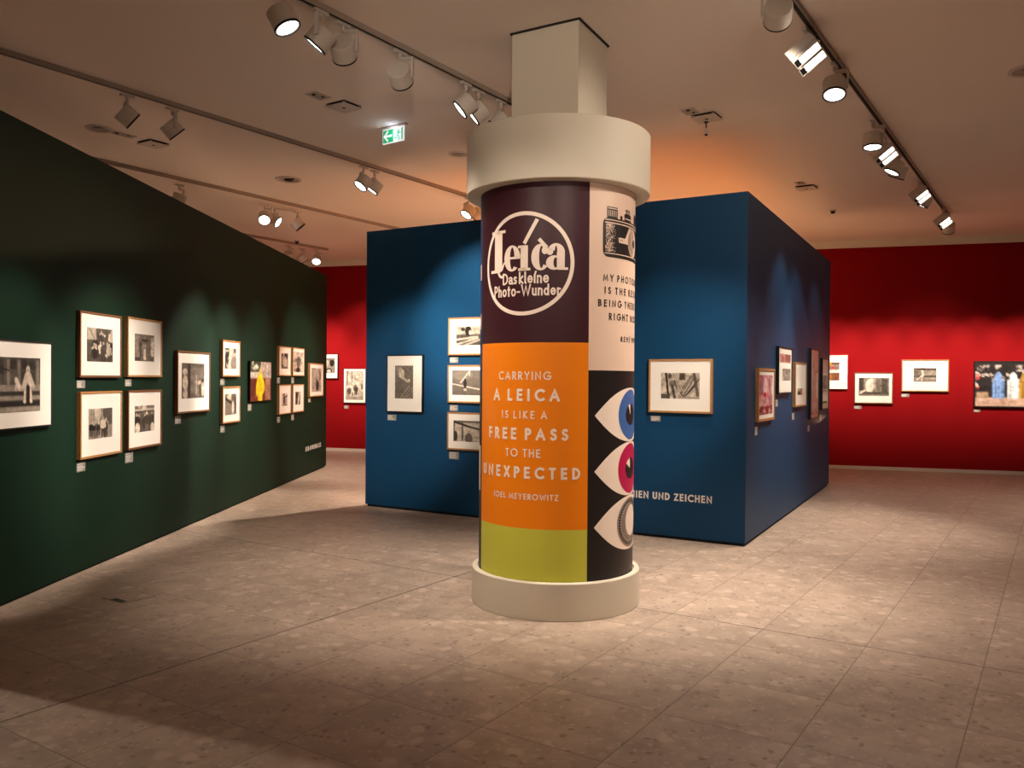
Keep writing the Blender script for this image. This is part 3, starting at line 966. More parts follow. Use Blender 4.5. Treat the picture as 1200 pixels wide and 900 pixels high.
GW, LW, RW, DW = 'photographs on the green wall', 'photographs on the front blue wall', 'photographs on the side blue wall', 'photographs on the red wall'
def person(x, y, h, body, head, legs, wd=0.20):
    """marks for one small standing figure in a print; x, y is the top of the head"""
    return [('l', x - h * 0.05, y + h * 0.55, x - h * 0.07, y + h * 0.98, h * 0.045, legs), ('l', x + h * 0.05, y + h * 0.55, x + h * 0.07, y + h * 0.98, h * 0.045, legs),
            ('e', x, y + h * 0.38, h * wd * 0.62, h * 0.24, body), ('l', x - h * 0.12, y + h * 0.25, x - h * 0.15, y + h * 0.52, h * 0.035, body), ('l', x + h * 0.12, y + h * 0.25, x + h * 0.14, y + h * 0.50, h * 0.035, body),
            ('e', x, y + h * 0.075, h * 0.052, h * 0.075, head)]
def people(seed, n, x0, x1, y0, y1, h0, h1, dark=0.5):
    r = random.Random(seed)
    out = []
    for k in range(n):
        b_ = r.uniform(0.03, 0.2) if r.random() < dark else r.uniform(0.6, 0.95)
        out += person(r.uniform(x0, x1), r.uniform(y0, y1), r.uniform(h0, h1), b_, r.uniform(0.45, 0.85), r.uniform(0.04, 0.3), r.uniform(0.18, 0.28))
    return out
crowd = [('n', 7, 6, 0.55, 0.92), ('e', 0.35, 0.62, 0.10, 0.16, 0.95), ('e', 0.5, 0.7, 0.12, 0.22, 0.85), ('e', 0.72, 0.5, 0.08, 0.2, 0.12), ('e', 0.62, 0.3, 0.1, 0.22, 0.06)]
LIFT = 0.06

# green wall, from the left edge of the photograph to its far end
picture(G, -0.30, 0.563, 1.219, 1.847, [(-0.15, 0.412, 1.338, 1.723, 0.22, [('r', 0.0, 0.0, 1, 0.10, 0.20), ('r', 0.30, 0.04, 0.36, 0.5, 0.42), ('r', 0.52, 0.04, 0.57, 0.5, 0.40), ('r', 0.92, 0.04, 0.97, 0.5, 0.40), ('r', 0.60, 0.05, 0.72, 0.22, 0.10), ('r', 0.75, 0.05, 0.89, 0.22, 0.10), ('r', 0.60, 0.26, 0.89, 0.42, 0.12), ('r', 0.36, 0.04, 0.5, 0.22, 0.12), ('r', 0.06, 0.05, 0.24, 0.3, 0.12),
        ('l', 0.10, 0.15, 0.10, 0.75, 0.010, 0.05), ('l', 0.16, 0.15, 0.16, 0.75, 0.010, 0.05), ('l', 0.22, 0.15, 0.22, 0.75, 0.010, 0.05), ('l', 0.02, 0.14, 0.34, 0.24, 0.012, 0.05),
        ('r', 0, 0.50, 1, 0.615, 0.48), ('r', 0, 0.62, 1, 0.70, 0.10), ('r', 0.0, 0.705, 1, 0.785, 0.52), ('r', 0, 0.79, 1, 0.90, 0.06), ('r', 0, 0.905, 1, 1, 0.55),
        ('l', 0.70, 0.32, 0.63, 0.54, 0.030, 0.78), ('l', 0.77, 0.32, 0.85, 0.54, 0.030, 0.74), ('e', 0.735, 0.40, 0.075, 0.15, 0.72), ('e', 0.73, 0.66, 0.055, 0.17, 0.06), ('l', 0.675, 0.50, 0.665, 0.80, 0.020, 0.80), ('l', 0.79, 0.50, 0.80, 0.80, 0.020, 0.80), ('e', 0.665, 0.81, 0.03, 0.03, 0.9), ('e', 0.80, 0.81, 0.03, 0.03, 0.9), ('e', 0.735, 0.22, 0.038, 0.075, 0.82), ('e', 0.735, 0.23, 0.018, 0.035, 0.45),
        ('l', 0.49, 0.42, 0.56, 0.56, 0.034, 0.85), ('e', 0.49, 0.40, 0.032, 0.035, 0.88), ('l', 0.49, 0.48, 0.48, 0.60, 0.014, 0.8), ('l', 0.57, 0.56, 0.62, 0.60, 0.012, 0.7)], 3, (9, 9), 0.25)],
        'frame_black', 'large black framed sepia photograph cut by the left edge, a figure seated on steps', GW, rim=0.012)
picture(G, 0.946, 1.628, 1.585, 2.121, [(1.059, 1.480, 1.715, 1.994, 0.22, people(5, 8, 0.3, 1.0, 0.0, 0.25, 0.5, 0.7, 0.7) + people(6, 9, 0.1, 0.95, 0.35, 0.5, 0.6, 0.8, 0.55) + [('r', 0.0, 0.0, 0.35, 0.35, 0.62), ('l', 0.1, 0.05, 0.3, 0.35, 0.01, 0.3)] + 0 * crowd + [('e', 0.2, 0.5, 0.001, 0.001, 0.48)], 11, (12, 12), 0.35)],
        'frame_walnut', 'brown framed photograph of a dense crowd, top left of the near four', GW)
picture(G, 1.739, 2.440, 1.590, 2.132, [(1.881, 2.275, 1.737, 1.986, 0.34, [('r', 0, 0, 0.2, 1, 0.45), ('r', 0.82, 0.1, 0.98, 0.8, 0.8), ('r', 0.35, 0.18, 0.68, 0.26, 0.04), ('e', 0.5, 0.42, 0.09, 0.1, 0.55), ('e', 0.5, 0.72, 0.2, 0.24, 0.35), ('r', 0.44, 0.55, 0.56, 0.95, 0.88), ('r', 0, 0.85, 0.3, 1, 0.15), ('r', 0.25, 0.3, 0.33, 0.9, 0.15)], 12, (8, 8), 0.4)],
        'frame_oak', 'oak framed photograph of a figure in a doorway, top right of the four', GW)
picture(G, 0.957, 1.640, 0.923, 1.468, [(1.087, 1.477, 1.075, 1.325, 0.45, [('r', 0, 0, 0.3, 0.5, 0.55), ('e', 0.38, 0.12, 0.12, 0.3, 0.8), ('r', 0.6, 0, 1, 0.55, 0.22), ('r', 0, 0.8, 1, 1, 0.5), ('r', 0.3, 0.05, 0.46, 0.6, 0.70), ('r', 0.1, 0.1, 0.13, 0.5, 0.3), ('r', 0.2, 0.1, 0.23, 0.5, 0.3)] + people(7, 6, 0.08, 0.5, 0.42, 0.5, 0.4, 0.5, 0.85) + people(8, 5, 0.55, 0.95, 0.28, 0.4, 0.55, 0.65, 0.6), 13, (11, 11), 0.3)],
        'frame_oak', 'oak framed photograph of people on a street, bottom left of the four', GW)
picture(G, 1.753, 2.437, 0.931, 1.467, [(1.887, 2.285, 1.080, 1.323, 0.35, [('n', 6, 5, 0.5, 0.8), ('r', 0, 0.12, 1, 0.2, 0.75), ('r', 0, 0.2, 1, 0.28, 0.1), ('r', 0, 0.3, 1, 1, 0.22)] + people(9, 9, 0.06, 0.95, 0.22, 0.34, 0.75, 0.95, 0.65) + [('e', 0.14, 0.85, 0.12, 0.2, 0.88), ('e', 0.9, 0.86, 0.1, 0.18, 0.85)], 14, (11, 11), 0.3)],
        'frame_walnut', 'brown framed photograph of standing men, bottom right of the near four', GW)
picture(G, 2.801, 3.672, 1.214, 1.864, [(2.914, 3.516, 1.366, 1.738, 0.28, [('r', 0.36, 0.12, 1, 0.36, 0.34), ('r', 0, 0, 0.27, 1, 0.25), ('r', 0.28, 0, 0.36, 1, 0.08), ('e', 0.14, 0.25, 0.10, 0.1, 0.75), ('e', 0.15, 0.55, 0.11, 0.2, 0.8), ('e', 0.15, 0.88, 0.09, 0.14, 0.7), ('r', 0.37, 0.36, 0.62, 0.86, 0.40), ('l', 0.63, 0.34, 0.63, 0.9, 0.012, 0.85), ('r', 0.66, 0.36, 1, 0.95, 0.42), ('e', 0.78, 0.56, 0.07, 0.06, 0.8), ('e', 0.92, 0.5, 0.05, 0.07, 0.1), ('e', 0.93, 0.75, 0.06, 0.2, 0.85), ('e', 0.80, 0.78, 0.06, 0.2, 0.2)], 15, (7, 9), 0.3)],
        'frame_walnut', 'large brown framed photograph alone right of the near group of four', GW)
picture(G, 4.054, 4.646, 1.599, 2.033, [(4.140, 4.520, 1.693, 1.940, 0.75, [('r', 0, 0, 0.42, 1, 0.12), ('n', 6, 8, 0.52, 0.75, 0, 0, 0.42, 1), ('l', 0.5, 0, 0.4, 0.9, 0.10, 0.95), ('r', 0.75, 0, 0.95, 0.22, 0.25), ('e', 0.8, 0.75, 0.3, 0.35, 0.45)], 16, (8, 8), 0.3)],
        'frame_oak', 'oak framed photograph, upper of the stacked pair left of the yellow robe', GW)
picture(G, 4.061, 4.652, 1.044, 1.480, [(4.148, 4.528, 1.140, 1.390, 0.42, [('e', 0.4, 0.15, 0.2, 0.2, 0.85), ('e', 0.75, 0.2, 0.2, 0.25, 0.3), ('l', 0.0, 0.2, 0.5, 0.4, 0.05, 0.08), ('e', 0.2, 0.7, 0.22, 0.3, 0.4), ('e', 0.7, 0.65, 0.10, 0.3, 0.92), ('e', 0.9, 0.6, 0.06, 0.4, 0.1), ('e', 0.5, 0.4, 0.1, 0.06, 0.06)], 17, (8, 8), 0.45)],
        'frame_oak', 'oak framed photograph, lower of the stacked pair left of the yellow robe', GW)
picture(G, 5.022, 5.905, 1.277, 1.805, [(None, None, None, None, (0.10, 0.018, 0.012), [('r', 0, 0, 0.5, 0.27, (0.04, 0.05, 0.03)), ('n', 9, 7, 0.55, (0.5, 0.5, 0.42), 0, 0, 0.5, 0.27), ('r', 0.5, 0, 1, 0.42, (0.40, 0.33, 0.29)), ('r', 0, 0.27, 0.5, 0.42, (0.42, 0.38, 0.33)), ('r', 0.76, 0.08, 0.84, 0.42, (0.55, 0.47, 0.42)), ('r', 0.70, 0.42, 0.95, 1, (0.33, 0.17, 0.11)), ('e', 0.47, 0.23, 0.05, 0.05, (0.55, 0.33, 0.03)), ('e', 0.47, 0.34, 0.05, 0.07, (0.30, 0.14, 0.07)), ('l', 0.43, 0.46, 0.36, 0.72, 0.095, (0.80, 0.48, 0.01)), ('l', 0.50, 0.46, 0.58, 0.66, 0.085, (0.82, 0.52, 0.015)), ('e', 0.47, 0.55, 0.16, 0.16, (0.80, 0.50, 0.01)), ('l', 0.42, 0.72, 0.43, 1.0, 0.075, (0.70, 0.40, 0.01)), ('l', 0.50, 0.72, 0.49, 1.0, 0.065, (0.78, 0.47, 0.01)), ('l', 0.46, 0.45, 0.52, 0.95, 0.010, (0.50, 0.26, 0.005)), ('l', 0.40, 0.50, 0.38, 0.70, 0.008, (0.52, 0.28, 0.005)), ('n', 12, 10, 0.6, (0.25, 0.12, 0.08), 0.0, 0.7, 0.33, 1)], 18, (10, 10), 0.35)],
        'frame_black', 'frameless colour photograph of a figure in a yellow robe on the green wall', GW, rim=0.004, cat='photograph')
picture(G, 6.259, 6.863, 1.616, 2.047, [(6.377, 6.712, 1.721, 1.948, 0.78, [('r', 0, 0.05, 0.3, 1, 0.15), ('r', 0.12, 0.2, 0.28, 0.75, 0.6), ('r', 0.45, 0.0, 1, 0.25, 0.12), ('e', 0.85, 0.3, 0.12, 0.12, 0.1), ('r', 0, 0.85, 1, 1, 0.35), ('r', 0.85, 0.3, 1, 1, 0.45)], 19, (8, 8), 0.35)],
        'frame_oak', 'small framed photograph, top left of the far block of four', GW, rim=0.014)
picture(G, 6.959, 7.603, 1.617, 2.053, [(7.011, 7.548, 1.676, 1.988, 0.82, [('n', 6, 6, 0.6, 0.5), ('e', 0.5, 0.5, 0.22, 0.3, 0.35), ('e', 0.5, 0.38, 0.3, 0.06, 0.25), ('r', 0, 0.42, 0.4, 0.5, 0.35), ('e', 0.45, 0.9, 0.22, 0.14, 0.12), ('r', 0.05, 0.8, 0.2, 0.98, 0.4)], 20, (10, 10), 0.3)],
        'frame_oak', 'small framed pale photograph, top right of the far block of four', GW, rim=0.014)
picture(G, 6.269, 6.872, 1.055, 1.487, [(6.412, 6.692, 1.176, 1.360, 0.80, [('e', 0.4, 0.55, 0.18, 0.4, 0.15), ('e', 0.4, 0.12, 0.12, 0.12, 0.15), ('l', 0.5, 0.35, 0.95, 0.2, 0.05, 0.2), ('e', 0.75, 0.7, 0.12, 0.3, 0.55), ('r', 0, 0.9, 1, 1, 0.4)], 21, (8, 8), 0.3)],
        'frame_oak', 'small framed photograph, bottom left of the far block of four', GW, rim=0.014)
picture(G, 6.970, 7.585, 1.055, 1.488, [(7.116, 7.405, 1.171, 1.370, 0.28, [('l', 0.8, 0.05, 0.45, 0.95, 0.10, 0.85), ('e', 0.25, 0.3, 0.14, 0.22, 0.05), ('e', 0.3, 0.75, 0.16, 0.2, 0.15), ('r', 0.85, 0, 1, 1, 0.6)], 22, (8, 8), 0.4)],
        'frame_oak', 'small framed dark photograph, bottom right of the far block of four', GW, rim=0.014)
picture(G, 7.939, 8.834, 1.276, 1.831, [(8.053, 8.703, 1.354, 1.752, 0.62, [('n', 6, 7, 0.55, 0.4), ('e', 0.6, 0.75, 0.16, 0.22, 0.12), ('e', 0.55, 0.55, 0.07, 0.08, 0.15), ('l', 0.75, 0.1, 0.9, 0.3, 0.05, 0.3), ('r', 0.05, 0, 0.14, 0.8, 0.5)], 23, (9, 9), 0.35)],
        'frame_oak', 'oak framed photograph nearest the far end of the green wall', GW, rim=0.016)

# front blue wall
picture(BL, 0.353, 0.897, 1.184, 1.877, [(0.480, 0.753, 1.350, 1.747, 0.34, [('g', 0.4, 0.2), ('e', 0.35, 0.24, 0.17, 0.13, 0.85), ('l', 0.22, 0.2, 0.5, 0.4, 0.06, 0.8), ('e', 0.28, 0.12, 0.10, 0.08, 0.65), ('l', 0.35, 0.35, 0.7, 0.48, 0.05, 0.75), ('l', 0.1, 0.05, 0.2, 0.3, 0.05, 0.5), ('e', 0.78, 0.45, 0.05, 0.05, 0.8), ('l', 0.3, 0.97, 0.8, 0.62, 0.02, 0.5), ('l', 0.45, 0.99, 0.95, 0.66, 0.02, 0.45), ('l', 0.6, 0.99, 1, 0.75, 0.02, 0.5), ('l', 0.78, 0.99, 1, 0.86, 0.02, 0.45), ('r', 0, 0.5, 0.3, 1, 0.30)], 31, (7, 9), 0.25)],
        'frame_black', 'black framed upright sepia photograph on the left of the blue wall', LW, rim=0.012)
picture(BL, 1.260, 1.850, 1.866, 2.299, [(1.372, 1.738, 1.978, 2.195, 0.40, [('r', 0, 0, 1, 0.4, 0.7), ('r', 0, 0.45, 1, 1, 0.22), ('l', 0.0, 0.7, 0.8, 0.55, 0.03, 0.75), ('l', 0.0, 0.95, 0.8, 0.62, 0.03, 0.7), ('l', 0.3, 1, 1, 0.66, 0.03, 0.6), ('e', 0.45, 0.25, 0.12, 0.28, 0.06), ('e', 0.52, 0.32, 0.05, 0.12, 0.85), ('e', 0.25, 0.15, 0.08, 0.1, 0.12)], 32, (8, 8), 0.35)],
        'frame_oak', 'oak framed photograph, topmost of the three half hidden behind the poster column', LW)
picture(BL, 1.257, 1.848, 1.316, 1.751, [(1.319, 1.790, 1.406, 1.691, 0.36, [('g', 0.5, 0.24), ('e', 0.3, 0.2, 0.3, 0.2, 0.42), ('l', 0.0, 0.55, 0.95, 0.80, 0.014, 0.9), ('l', 0.52, 0.02, 0.25, 0.5, 0.014, 0.9), ('l', 0.52, 0.02, 0.5, 0.2, 0.012, 0.85), ('e', 0.38, 0.55, 0.045, 0.2, 0.05), ('e', 0.38, 0.38, 0.03, 0.05, 0.08), ('e', 0.38, 0.78, 0.05, 0.05, 0.75)], 33, (6, 6), 0.15)],
        'frame_oak', 'oak framed photograph, middle of the three half hidden behind the poster column', LW)
picture(BL, 1.254, 1.846, 0.771, 1.205, [(1.340, 1.768, 0.870, 1.112, 0.72, [('r', 0, 0, 1, 0.1, 0.3), ('l', 0.05, 0.08, 0.55, 0.3, 0.03, 0.08), ('l', 0.5, 0.28, 1, 0.45, 0.025, 0.12), ('r', 0.27, 0.1, 0.32, 0.95, 0.15), ('e', 0.07, 0.75, 0.07, 0.25, 0.12), ('e', 0.5, 0.85, 0.12, 0.26, 0.28), ('r', 0, 0.1, 0.04, 1, 0.15)], 34, (8, 8), 0.3)],
        'frame_oak', 'oak framed photograph, lowest of the three half hidden behind the poster column', LW)
picture(BL, 3.734, 4.389, 1.270, 1.806, [(3.864, 4.262, 1.411, 1.669, 0.62, [('n', 7, 6, 0.55, 0.85), ('l', 0.13, 0, 0.20, 1, 0.028, 0.06), ('r', 0.0, 0.82, 0.24, 1, 0.22), ('e', 0.23, 0.12, 0.05, 0.1, 0.25), ('e', 0.3, 0.42, 0.09, 0.12, 0.35), ('l', 0.29, 0.5, 0.36, 0.95, 0.035, 0.18), ('l', 0.35, 0.3, 0.42, 0.6, 0.02, 0.2), ('r', 0.48, 0.02, 0.63, 0.28, 0.18),
        ('l', 0.86, 0.05, 0.95, 0.85, 0.04, 0.25), ('l', 0.5, 0.78, 0.78, 0.1, 0.012, 0.1), ('l', 0.54, 0.8, 0.82, 0.12, 0.010, 0.12), ('l', 0.58, 0.9, 0.86, 0.2, 0.012, 0.1), ('l', 0.62, 0.92, 0.88, 0.5, 0.014, 0.1), ('l', 0.5, 0.78, 0.62, 0.93, 0.012, 0.1), ('l', 0.62, 0.92, 1.0, 0.2, 0.012, 0.06), ('l', 0.4, 0.3, 0.55, 0.75, 0.008, 0.2), ('r', 0.45, 0.92, 1, 1, 0.55)], 35, (9, 8), 0.25)],
        'frame_oak', 'brown framed landscape photograph on the blue wall right of the poster column', LW, rim=0.018)

# side blue wall, from the near corner to the far end
picture(BR, 0.376, 1.160, 1.182, 1.724, [(0.420, 1.064, 1.248, 1.654, (0.42, 0.16, 0.18), [('n', 5, 6, 0.52, (0.55, 0.30, 0.30)), ('r', 0, 0, 0.3, 0.5, (0.30, 0.10, 0.15)), ('e', 0.45, 0.3, 0.14, 0.22, (0.72, 0.50, 0.50)), ('e', 0.42, 0.5, 0.12, 0.07, (0.5, 0.02, 0.02)), ('r', 0, 0.78, 1, 1, (0.22, 0.02, 0.025)), ('n', 12, 12, 0.55, (0.6, 0.4, 0.36), 0, 0.65, 1, 1), ('r', 0.9, 0.1, 1, 0.5, (0.65, 0.5, 0.45))], 41, (9, 9), 0.35)],
        'frame_oak', 'oak framed reddish colour photograph nearest the corner on the side blue wall', RW, rim=0.026)
picture(BR, 1.374, 2.150, 1.450, 1.980, [(1.45, 2.08, 1.80, 1.90, (0.50, 0.24, 0.20), [('r', 0.5, 0.0, 1, 0.9, (0.25, 0.09, 0.08)), ('e', 0.25, 0.6, 0.1, 0.4, (0.30, 0.10, 0.09))], 42, (8, 6), 0.3), (1.60, 2.08, 1.60, 1.735, 0.42, [('n', 10, 9, 0.5, 0.7)], 43, (14, 12), 0.45)],
        'frame_black', 'black framed photograph with two prints, second from the corner on the side blue wall', RW, rim=0.016)
picture(BR, 2.378, 3.165, 1.280, 1.826, [(2.55, 2.87, 1.423, 1.503, 0.30, [('r', 0, 0, 0.5, 0.4, (0.35, 0.30, 0.16)), ('r', 0.6, 0.2, 1, 0.9, (0.30, 0.10, 0.07)), ('e', 0.3, 0.7, 0.3, 0.25, 0.08)], 44, (8, 6), 0.35)],
        'frame_oak', 'oak framed small print in a wide pale mat on the side blue wall', RW, rim=0.020)
picture(BR, 3.510, 4.180, 1.085, 2.032, [(3.58, 4.11, 1.14, 1.98, (0.60, 0.33, 0.27), [('n', 3, 6, 0.62, (0.48, 0.22, 0.18)), ('r', 0.70, 0.33, 1.0, 0.74, (0.74, 0.62, 0.52)), ('e', 0.45, 0.86, 0.35, 0.05, (0.66, 0.46, 0.40))], 45, (4, 5), 0.12)],  # print colours hold a painted pink reflection in the glass
        'frame_black', 'tall black framed picture with pink reflection, fourth from the corner on the side blue wall', RW, rim=0.016, board='mat_reflection')
picture(BR, 4.483, 5.088, 1.184, 1.924, [(4.55, 4.98, 1.44, 1.68, 0.50, [('n', 7, 8, 0.5, 0.25), ('r', 0.0, 0.8, 1, 1, 0.7)], 46, (8, 9), 0.35), (4.56, 4.95, 1.275, 1.305, 0.08, [], 47, (6, 4), 0.3)],
        'frame_black', 'black framed photograph nearest the far end of the side blue wall', RW, rim=0.016)

# red wall
picture(RD, -0.62, -0.178, 1.570, 2.113, [(-0.545, -0.253, 1.695, 2.017, 0.45, [('e', 0.75, 0.32, 0.2, 0.25, 0.05), ('r', 0, 0, 1, 0.12, 0.35), ('e', 0.5, 0.85, 0.25, 0.18, 0.08), ('e', 0.5, 0.88, 0.16, 0.12, 0.7), ('e', 0.3, 0.35, 0.2, 0.2, 0.7)], 51, (7, 7), 0.3)],
        'frame_black', 'black framed photograph on the red wall half hidden behind the green wall', DW, rim=0.014)
picture(RD, -0.045, 0.492, 1.045, 1.794, [(0.011, 0.430, 1.115, 1.741, 0.62, [('n', 6, 9, 0.52, 0.85), ('r', 0.05, 0, 0.12, 0.5, 0.35), ('r', 0.32, 0, 0.38, 0.45, 0.4), ('e', 0.6, 0.42, 0.25, 0.07, 0.9), ('e', 0.55, 0.62, 0.11, 0.14, 0.12), ('e', 0.52, 0.7, 0.06, 0.1, 0.9), ('e', 0.2, 0.7, 0.12, 0.12, 0.25), ('e', 0.92, 0.55, 0.06, 0.12, 0.3), ('r', 0, 0.88, 1, 1, 0.5)] + people(12, 7, 0.08, 0.95, 0.5, 0.62, 0.24, 0.34, 0.5), 52, (11, 14), 0.3)],
        'frame_black', 'black framed upright street photograph on the red wall left of the blue wall', DW, rim=0.012)
picture(RD, 9.40, 10.146, 1.454, 2.067, [(9.54, 10.009, 1.608, 1.937, 0.45, [('r', 0, 0, 0.75, 0.18, (0.75, 0.30, 0.02)), ('r', 0.7, 0.0, 1, 0.12, (0.12, 0.05, 0.03)), ('r', 0.35, 0.2, 1, 0.36, (0.14, 0.13, 0.12)), ('e', 0.76, 0.30, 0.07, 0.06, (0.6, 0.02, 0.03)), ('r', 0, 0.42, 1, 0.56, (0.75, 0.70, 0.62)), ('r', 0, 0.60, 0.72, 1, (0.30, 0.11, 0.03)), ('r', 0.72, 0.60, 1, 1, (0.16, 0.06, 0.025))], 53, (8, 8), 0.25)],
        'mat_board', 'white framed colour photograph on the red wall half hidden behind the blue wall', DW, rim=0.014)
picture(RD, 10.264, 10.908, 1.196, 1.756, [(10.340, 10.845, 1.334, 1.660, 0.42, [('r', 0, 0, 0.16, 0.7, 0.15), ('r', 0.75, 0.05, 0.95, 0.8, 0.2), ('e', 0.36, 0.45, 0.14, 0.36, 0.9), ('e', 0.42, 0.15, 0.07, 0.12, 0.85), ('e', 0.66, 0.4, 0.08, 0.35, 0.3), ('r', 0.0, 0.78, 1, 0.92, 0.2), ('l', 0.2, 0.7, 0.05, 0.85, 0.03, 0.8), ('r', 0.5, 0.0, 0.55, 0.6, 0.6)], 54, (9, 7), 0.3)],
        'frame_walnut', 'brown framed landscape photograph with a narrow mat on the red wall', DW, rim=0.015)
picture(RD, 11.049, 11.813, 1.422, 1.989, [(11.245, 11.612, 1.595, 1.838, 0.42, [('r', 0, 0, 1, 0.15, 0.2), ('r', 0.5, 0.18, 1, 0.5, 0.5), ('r', 0.0, 0.55, 1, 0.66, 0.2), ('l', 0.36, 0.05, 0.42, 0.5, 0.05, 0.8), ('l', 0.42, 0.5, 0.15, 0.85, 0.03, 0.85), ('l', 0.42, 0.5, 0.35, 0.9, 0.025, 0.8), ('e', 0.4, 0.05, 0.12, 0.1, 0.05), ('r', 0.5, 0.7, 1, 0.8, 0.55), ('e', 0.12, 0.35, 0.1, 0.25, 0.3)], 55, (9, 7), 0.3)],
        'frame_oak', 'oak framed landscape photograph with a wide white mat on the red wall', DW, rim=0.017)
cloaks = [(0.30, (0.18, 0.30, 0.58)), (0.49, (0.62, 0.66, 0.66)), (0.64, (0.40, 0.22, 0.03)), (0.80, (0.42, 0.34, 0.09)), (0.95, (0.22, 0.34, 0.60))]
ops = [('n', 14, 10, 0.5, (0.45, 0.38, 0.34), 0, 0.06, 1, 0.55), ('n', 10, 9, 0.62, (0.45, 0.05, 0.05), 0, 0.06, 0.2, 0.6), ('r', 0, 0.8, 1, 1, (0.55, 0.36, 0.27)), ('r', 0.02, 0.68, 0.17, 0.79, (0.42, 0.28, 0.18))]
for cx_, cc in cloaks:
    ops += [('e', cx_, 0.36, 0.05, 0.13, cc), ('r', cx_ - 0.075, 0.40, cx_ + 0.075, 0.82, cc), ('l', cx_ - 0.03, 0.45, cx_ - 0.03, 0.8, 0.008, [q * 0.6 for q in cc]), ('l', cx_ + 0.03, 0.45, cx_ + 0.03, 0.8, 0.008, [min(1, q * 1.3) for q in cc])]
picture(RD, 12.210, 13.45, 1.158, 1.964, [(None, None, None, None, (0.02, 0.016, 0.016), ops, 56, (14, 12), 0.3)],
        'frame_black', 'large black framed colour photograph of a row of robes, cut by the right edge', DW, rim=0.018, cat='framed photograph')

# caption cards
for w, s0, s1, z0, z1, where in [
    (G, 0.955, 1.080, 1.497, 1.562, 'under the crowd photograph, top left of the near four'),
    (G, 1.755, 1.875, 1.505, 1.570, 'under the doorway photograph, top right of the near four'),
    (G, 0.960, 1.090, 0.822, 0.898, 'under the street photograph, bottom left of the near four'),
    (G, 1.765, 1.912, 0.813, 0.909, 'under the photograph of men, bottom right of the near four'),
    (G, 2.812, 2.958, 1.108, 1.193, 'under the large brown framed photograph on the green wall'),
    (G, 4.062, 4.198, 1.498, 1.580, 'between the two photographs of the stacked pair on the green wall'),
    (G, 4.070, 4.208, 0.936, 1.023, 'below the lower photograph of the stacked pair on the green wall'),
    (G, 5.024, 5.164, 1.157, 1.245, 'under the yellow robe photograph'),
    (G, 6.266, 6.408, 1.504, 1.592, 'under the top left photograph of the far block of four'),
    (G, 6.982, 7.124, 1.500, 1.596, 'under the top right photograph of the far block of four'),
    (G, 6.276, 6.418, 0.938, 1.023, 'under the bottom left photograph of the far block of four'),
    (G, 6.993, 7.135, 0.937, 1.026, 'under the bottom right photograph of the far block of four'),
    (G, 7.962, 8.122, 1.185, 1.252, 'under the last photograph of the green wall'),
    (BL, 0.345, 0.480, 1.079, 1.150, 'under the black framed photograph on the left of the blue wall'),
    (BL, 1.263, 1.380, 1.777, 1.844, 'under the topmost photograph left of the poster column'),
    (BL, 1.266, 1.382, 1.219, 1.288, 'under the middle photograph left of the poster column'),
    (BL, 1.262, 1.398, 0.656, 0.742, 'under the lowest photograph left of the poster column'),
    (BL, 3.746, 3.850, 1.176, 1.233, 'under the landscape photograph right of the poster column'),
    (BR, 0.355, 0.483, 1.046, 1.136, 'under the reddish photograph nearest the corner'),
    (BR, 1.355, 1.487, 1.308, 1.389, 'under the photograph with two prints'),
    (BR, 2.340, 2.490, 1.122, 1.206, 'under the oak framed photograph with the wide pale mat'),
    (BR, 3.455, 3.630, 0.922, 1.009, 'under the tall picture with pink reflection'),
    (BR, 4.448, 4.630, 1.018, 1.114, 'under the farthest photograph of the side blue wall'),
    (RD, -0.040, 0.070, 0.922, 0.992, 'under the street photograph on the red wall'),
    (RD, 10.266, 10.394, 1.093, 1.157, 'under the narrow matted photograph on the red wall'),
    (RD, 11.052, 11.183, 1.320, 1.383, 'under the wide matted photograph on the red wall'),
    (RD, 12.216, 12.320, 1.072, 1.129, 'under the large photograph of robes')]:
    caption(w, s0, s1, z0, z1, 'small caption card ' + where)

# ------------------------------------------------------------------ lighting rails
RAIL_Z = CEIL - 0.04
def rail(name_label, p, k0, k1):
    """rail through p along the grid direction, from k0 to k1 metres"""
    p = Vector((p[0], p[1], 0))
    a, b_ = p + GU * k0, p + GU * k1
    L = (b_ - a).length
    m = frame_mtx((a + b_) / 2 + Vector((0, 0, RAIL_Z)), GU, Vector((0, 0, 1)).cross(GU), (0, 0, 1))
    t_ = thing('lighting_rail', name_label, 'lighting rail', None, 'lighting rails under the ceiling', m)
    b = bmesh.new()
    # U-shaped profile open below
    add_box(b, T((0, 0, 0.034)), L, 0.044, 0.012)
    add_box(b, T((0, 0.0185, 0.014)), L, 0.007, 0.028)
    add_box(b, T((0, -0.0185, 0.014)), L, 0.007, 0.028)
    link('channel', b, M['rail'], t_)
    b = bmesh.new(); add_box(b, T((0, 0, 0.016)), L - 0.004, 0.029, 0.022)
    link('slot', b, M['gap'], t_)
rail('white lighting rail running from the top left down to the square pillar', (-1.424, 5.584), -3.0, 2.6)
rail('white lighting rail crossing the left ceiling to behind the column cap', (-4.015, 6.545), -5.5, 8.2)
rail('white lighting rail above the far part of the green wall', (-4.928, 9.756), -2.0, 6.8)
rail('short white lighting rail highest above the far end of the green wall', (-4.642, 15.12), -2.0, 1.75)
rail('white lighting rail along the right side of the ceiling', (1.817, 5.532), -3.0, 8.6)

# ------------------------------------------------------------------ lamps on the rails
def cyl_between(bm, a, b_, r0, r1=None, n=28, caps=True):
    a, b_ = Vector(a), Vector(b_)
    r1 = r0 if r1 is None else r1
    d = (b_ - a); L = d.length; d.normalize()
    q = d.to_track_quat('Z', 'Y').to_matrix().to_4x4()
    m = T(a) @ q
    lathe(bm, [(0, 0), (r0, 0), (r1, L), (0, L)], n, m)

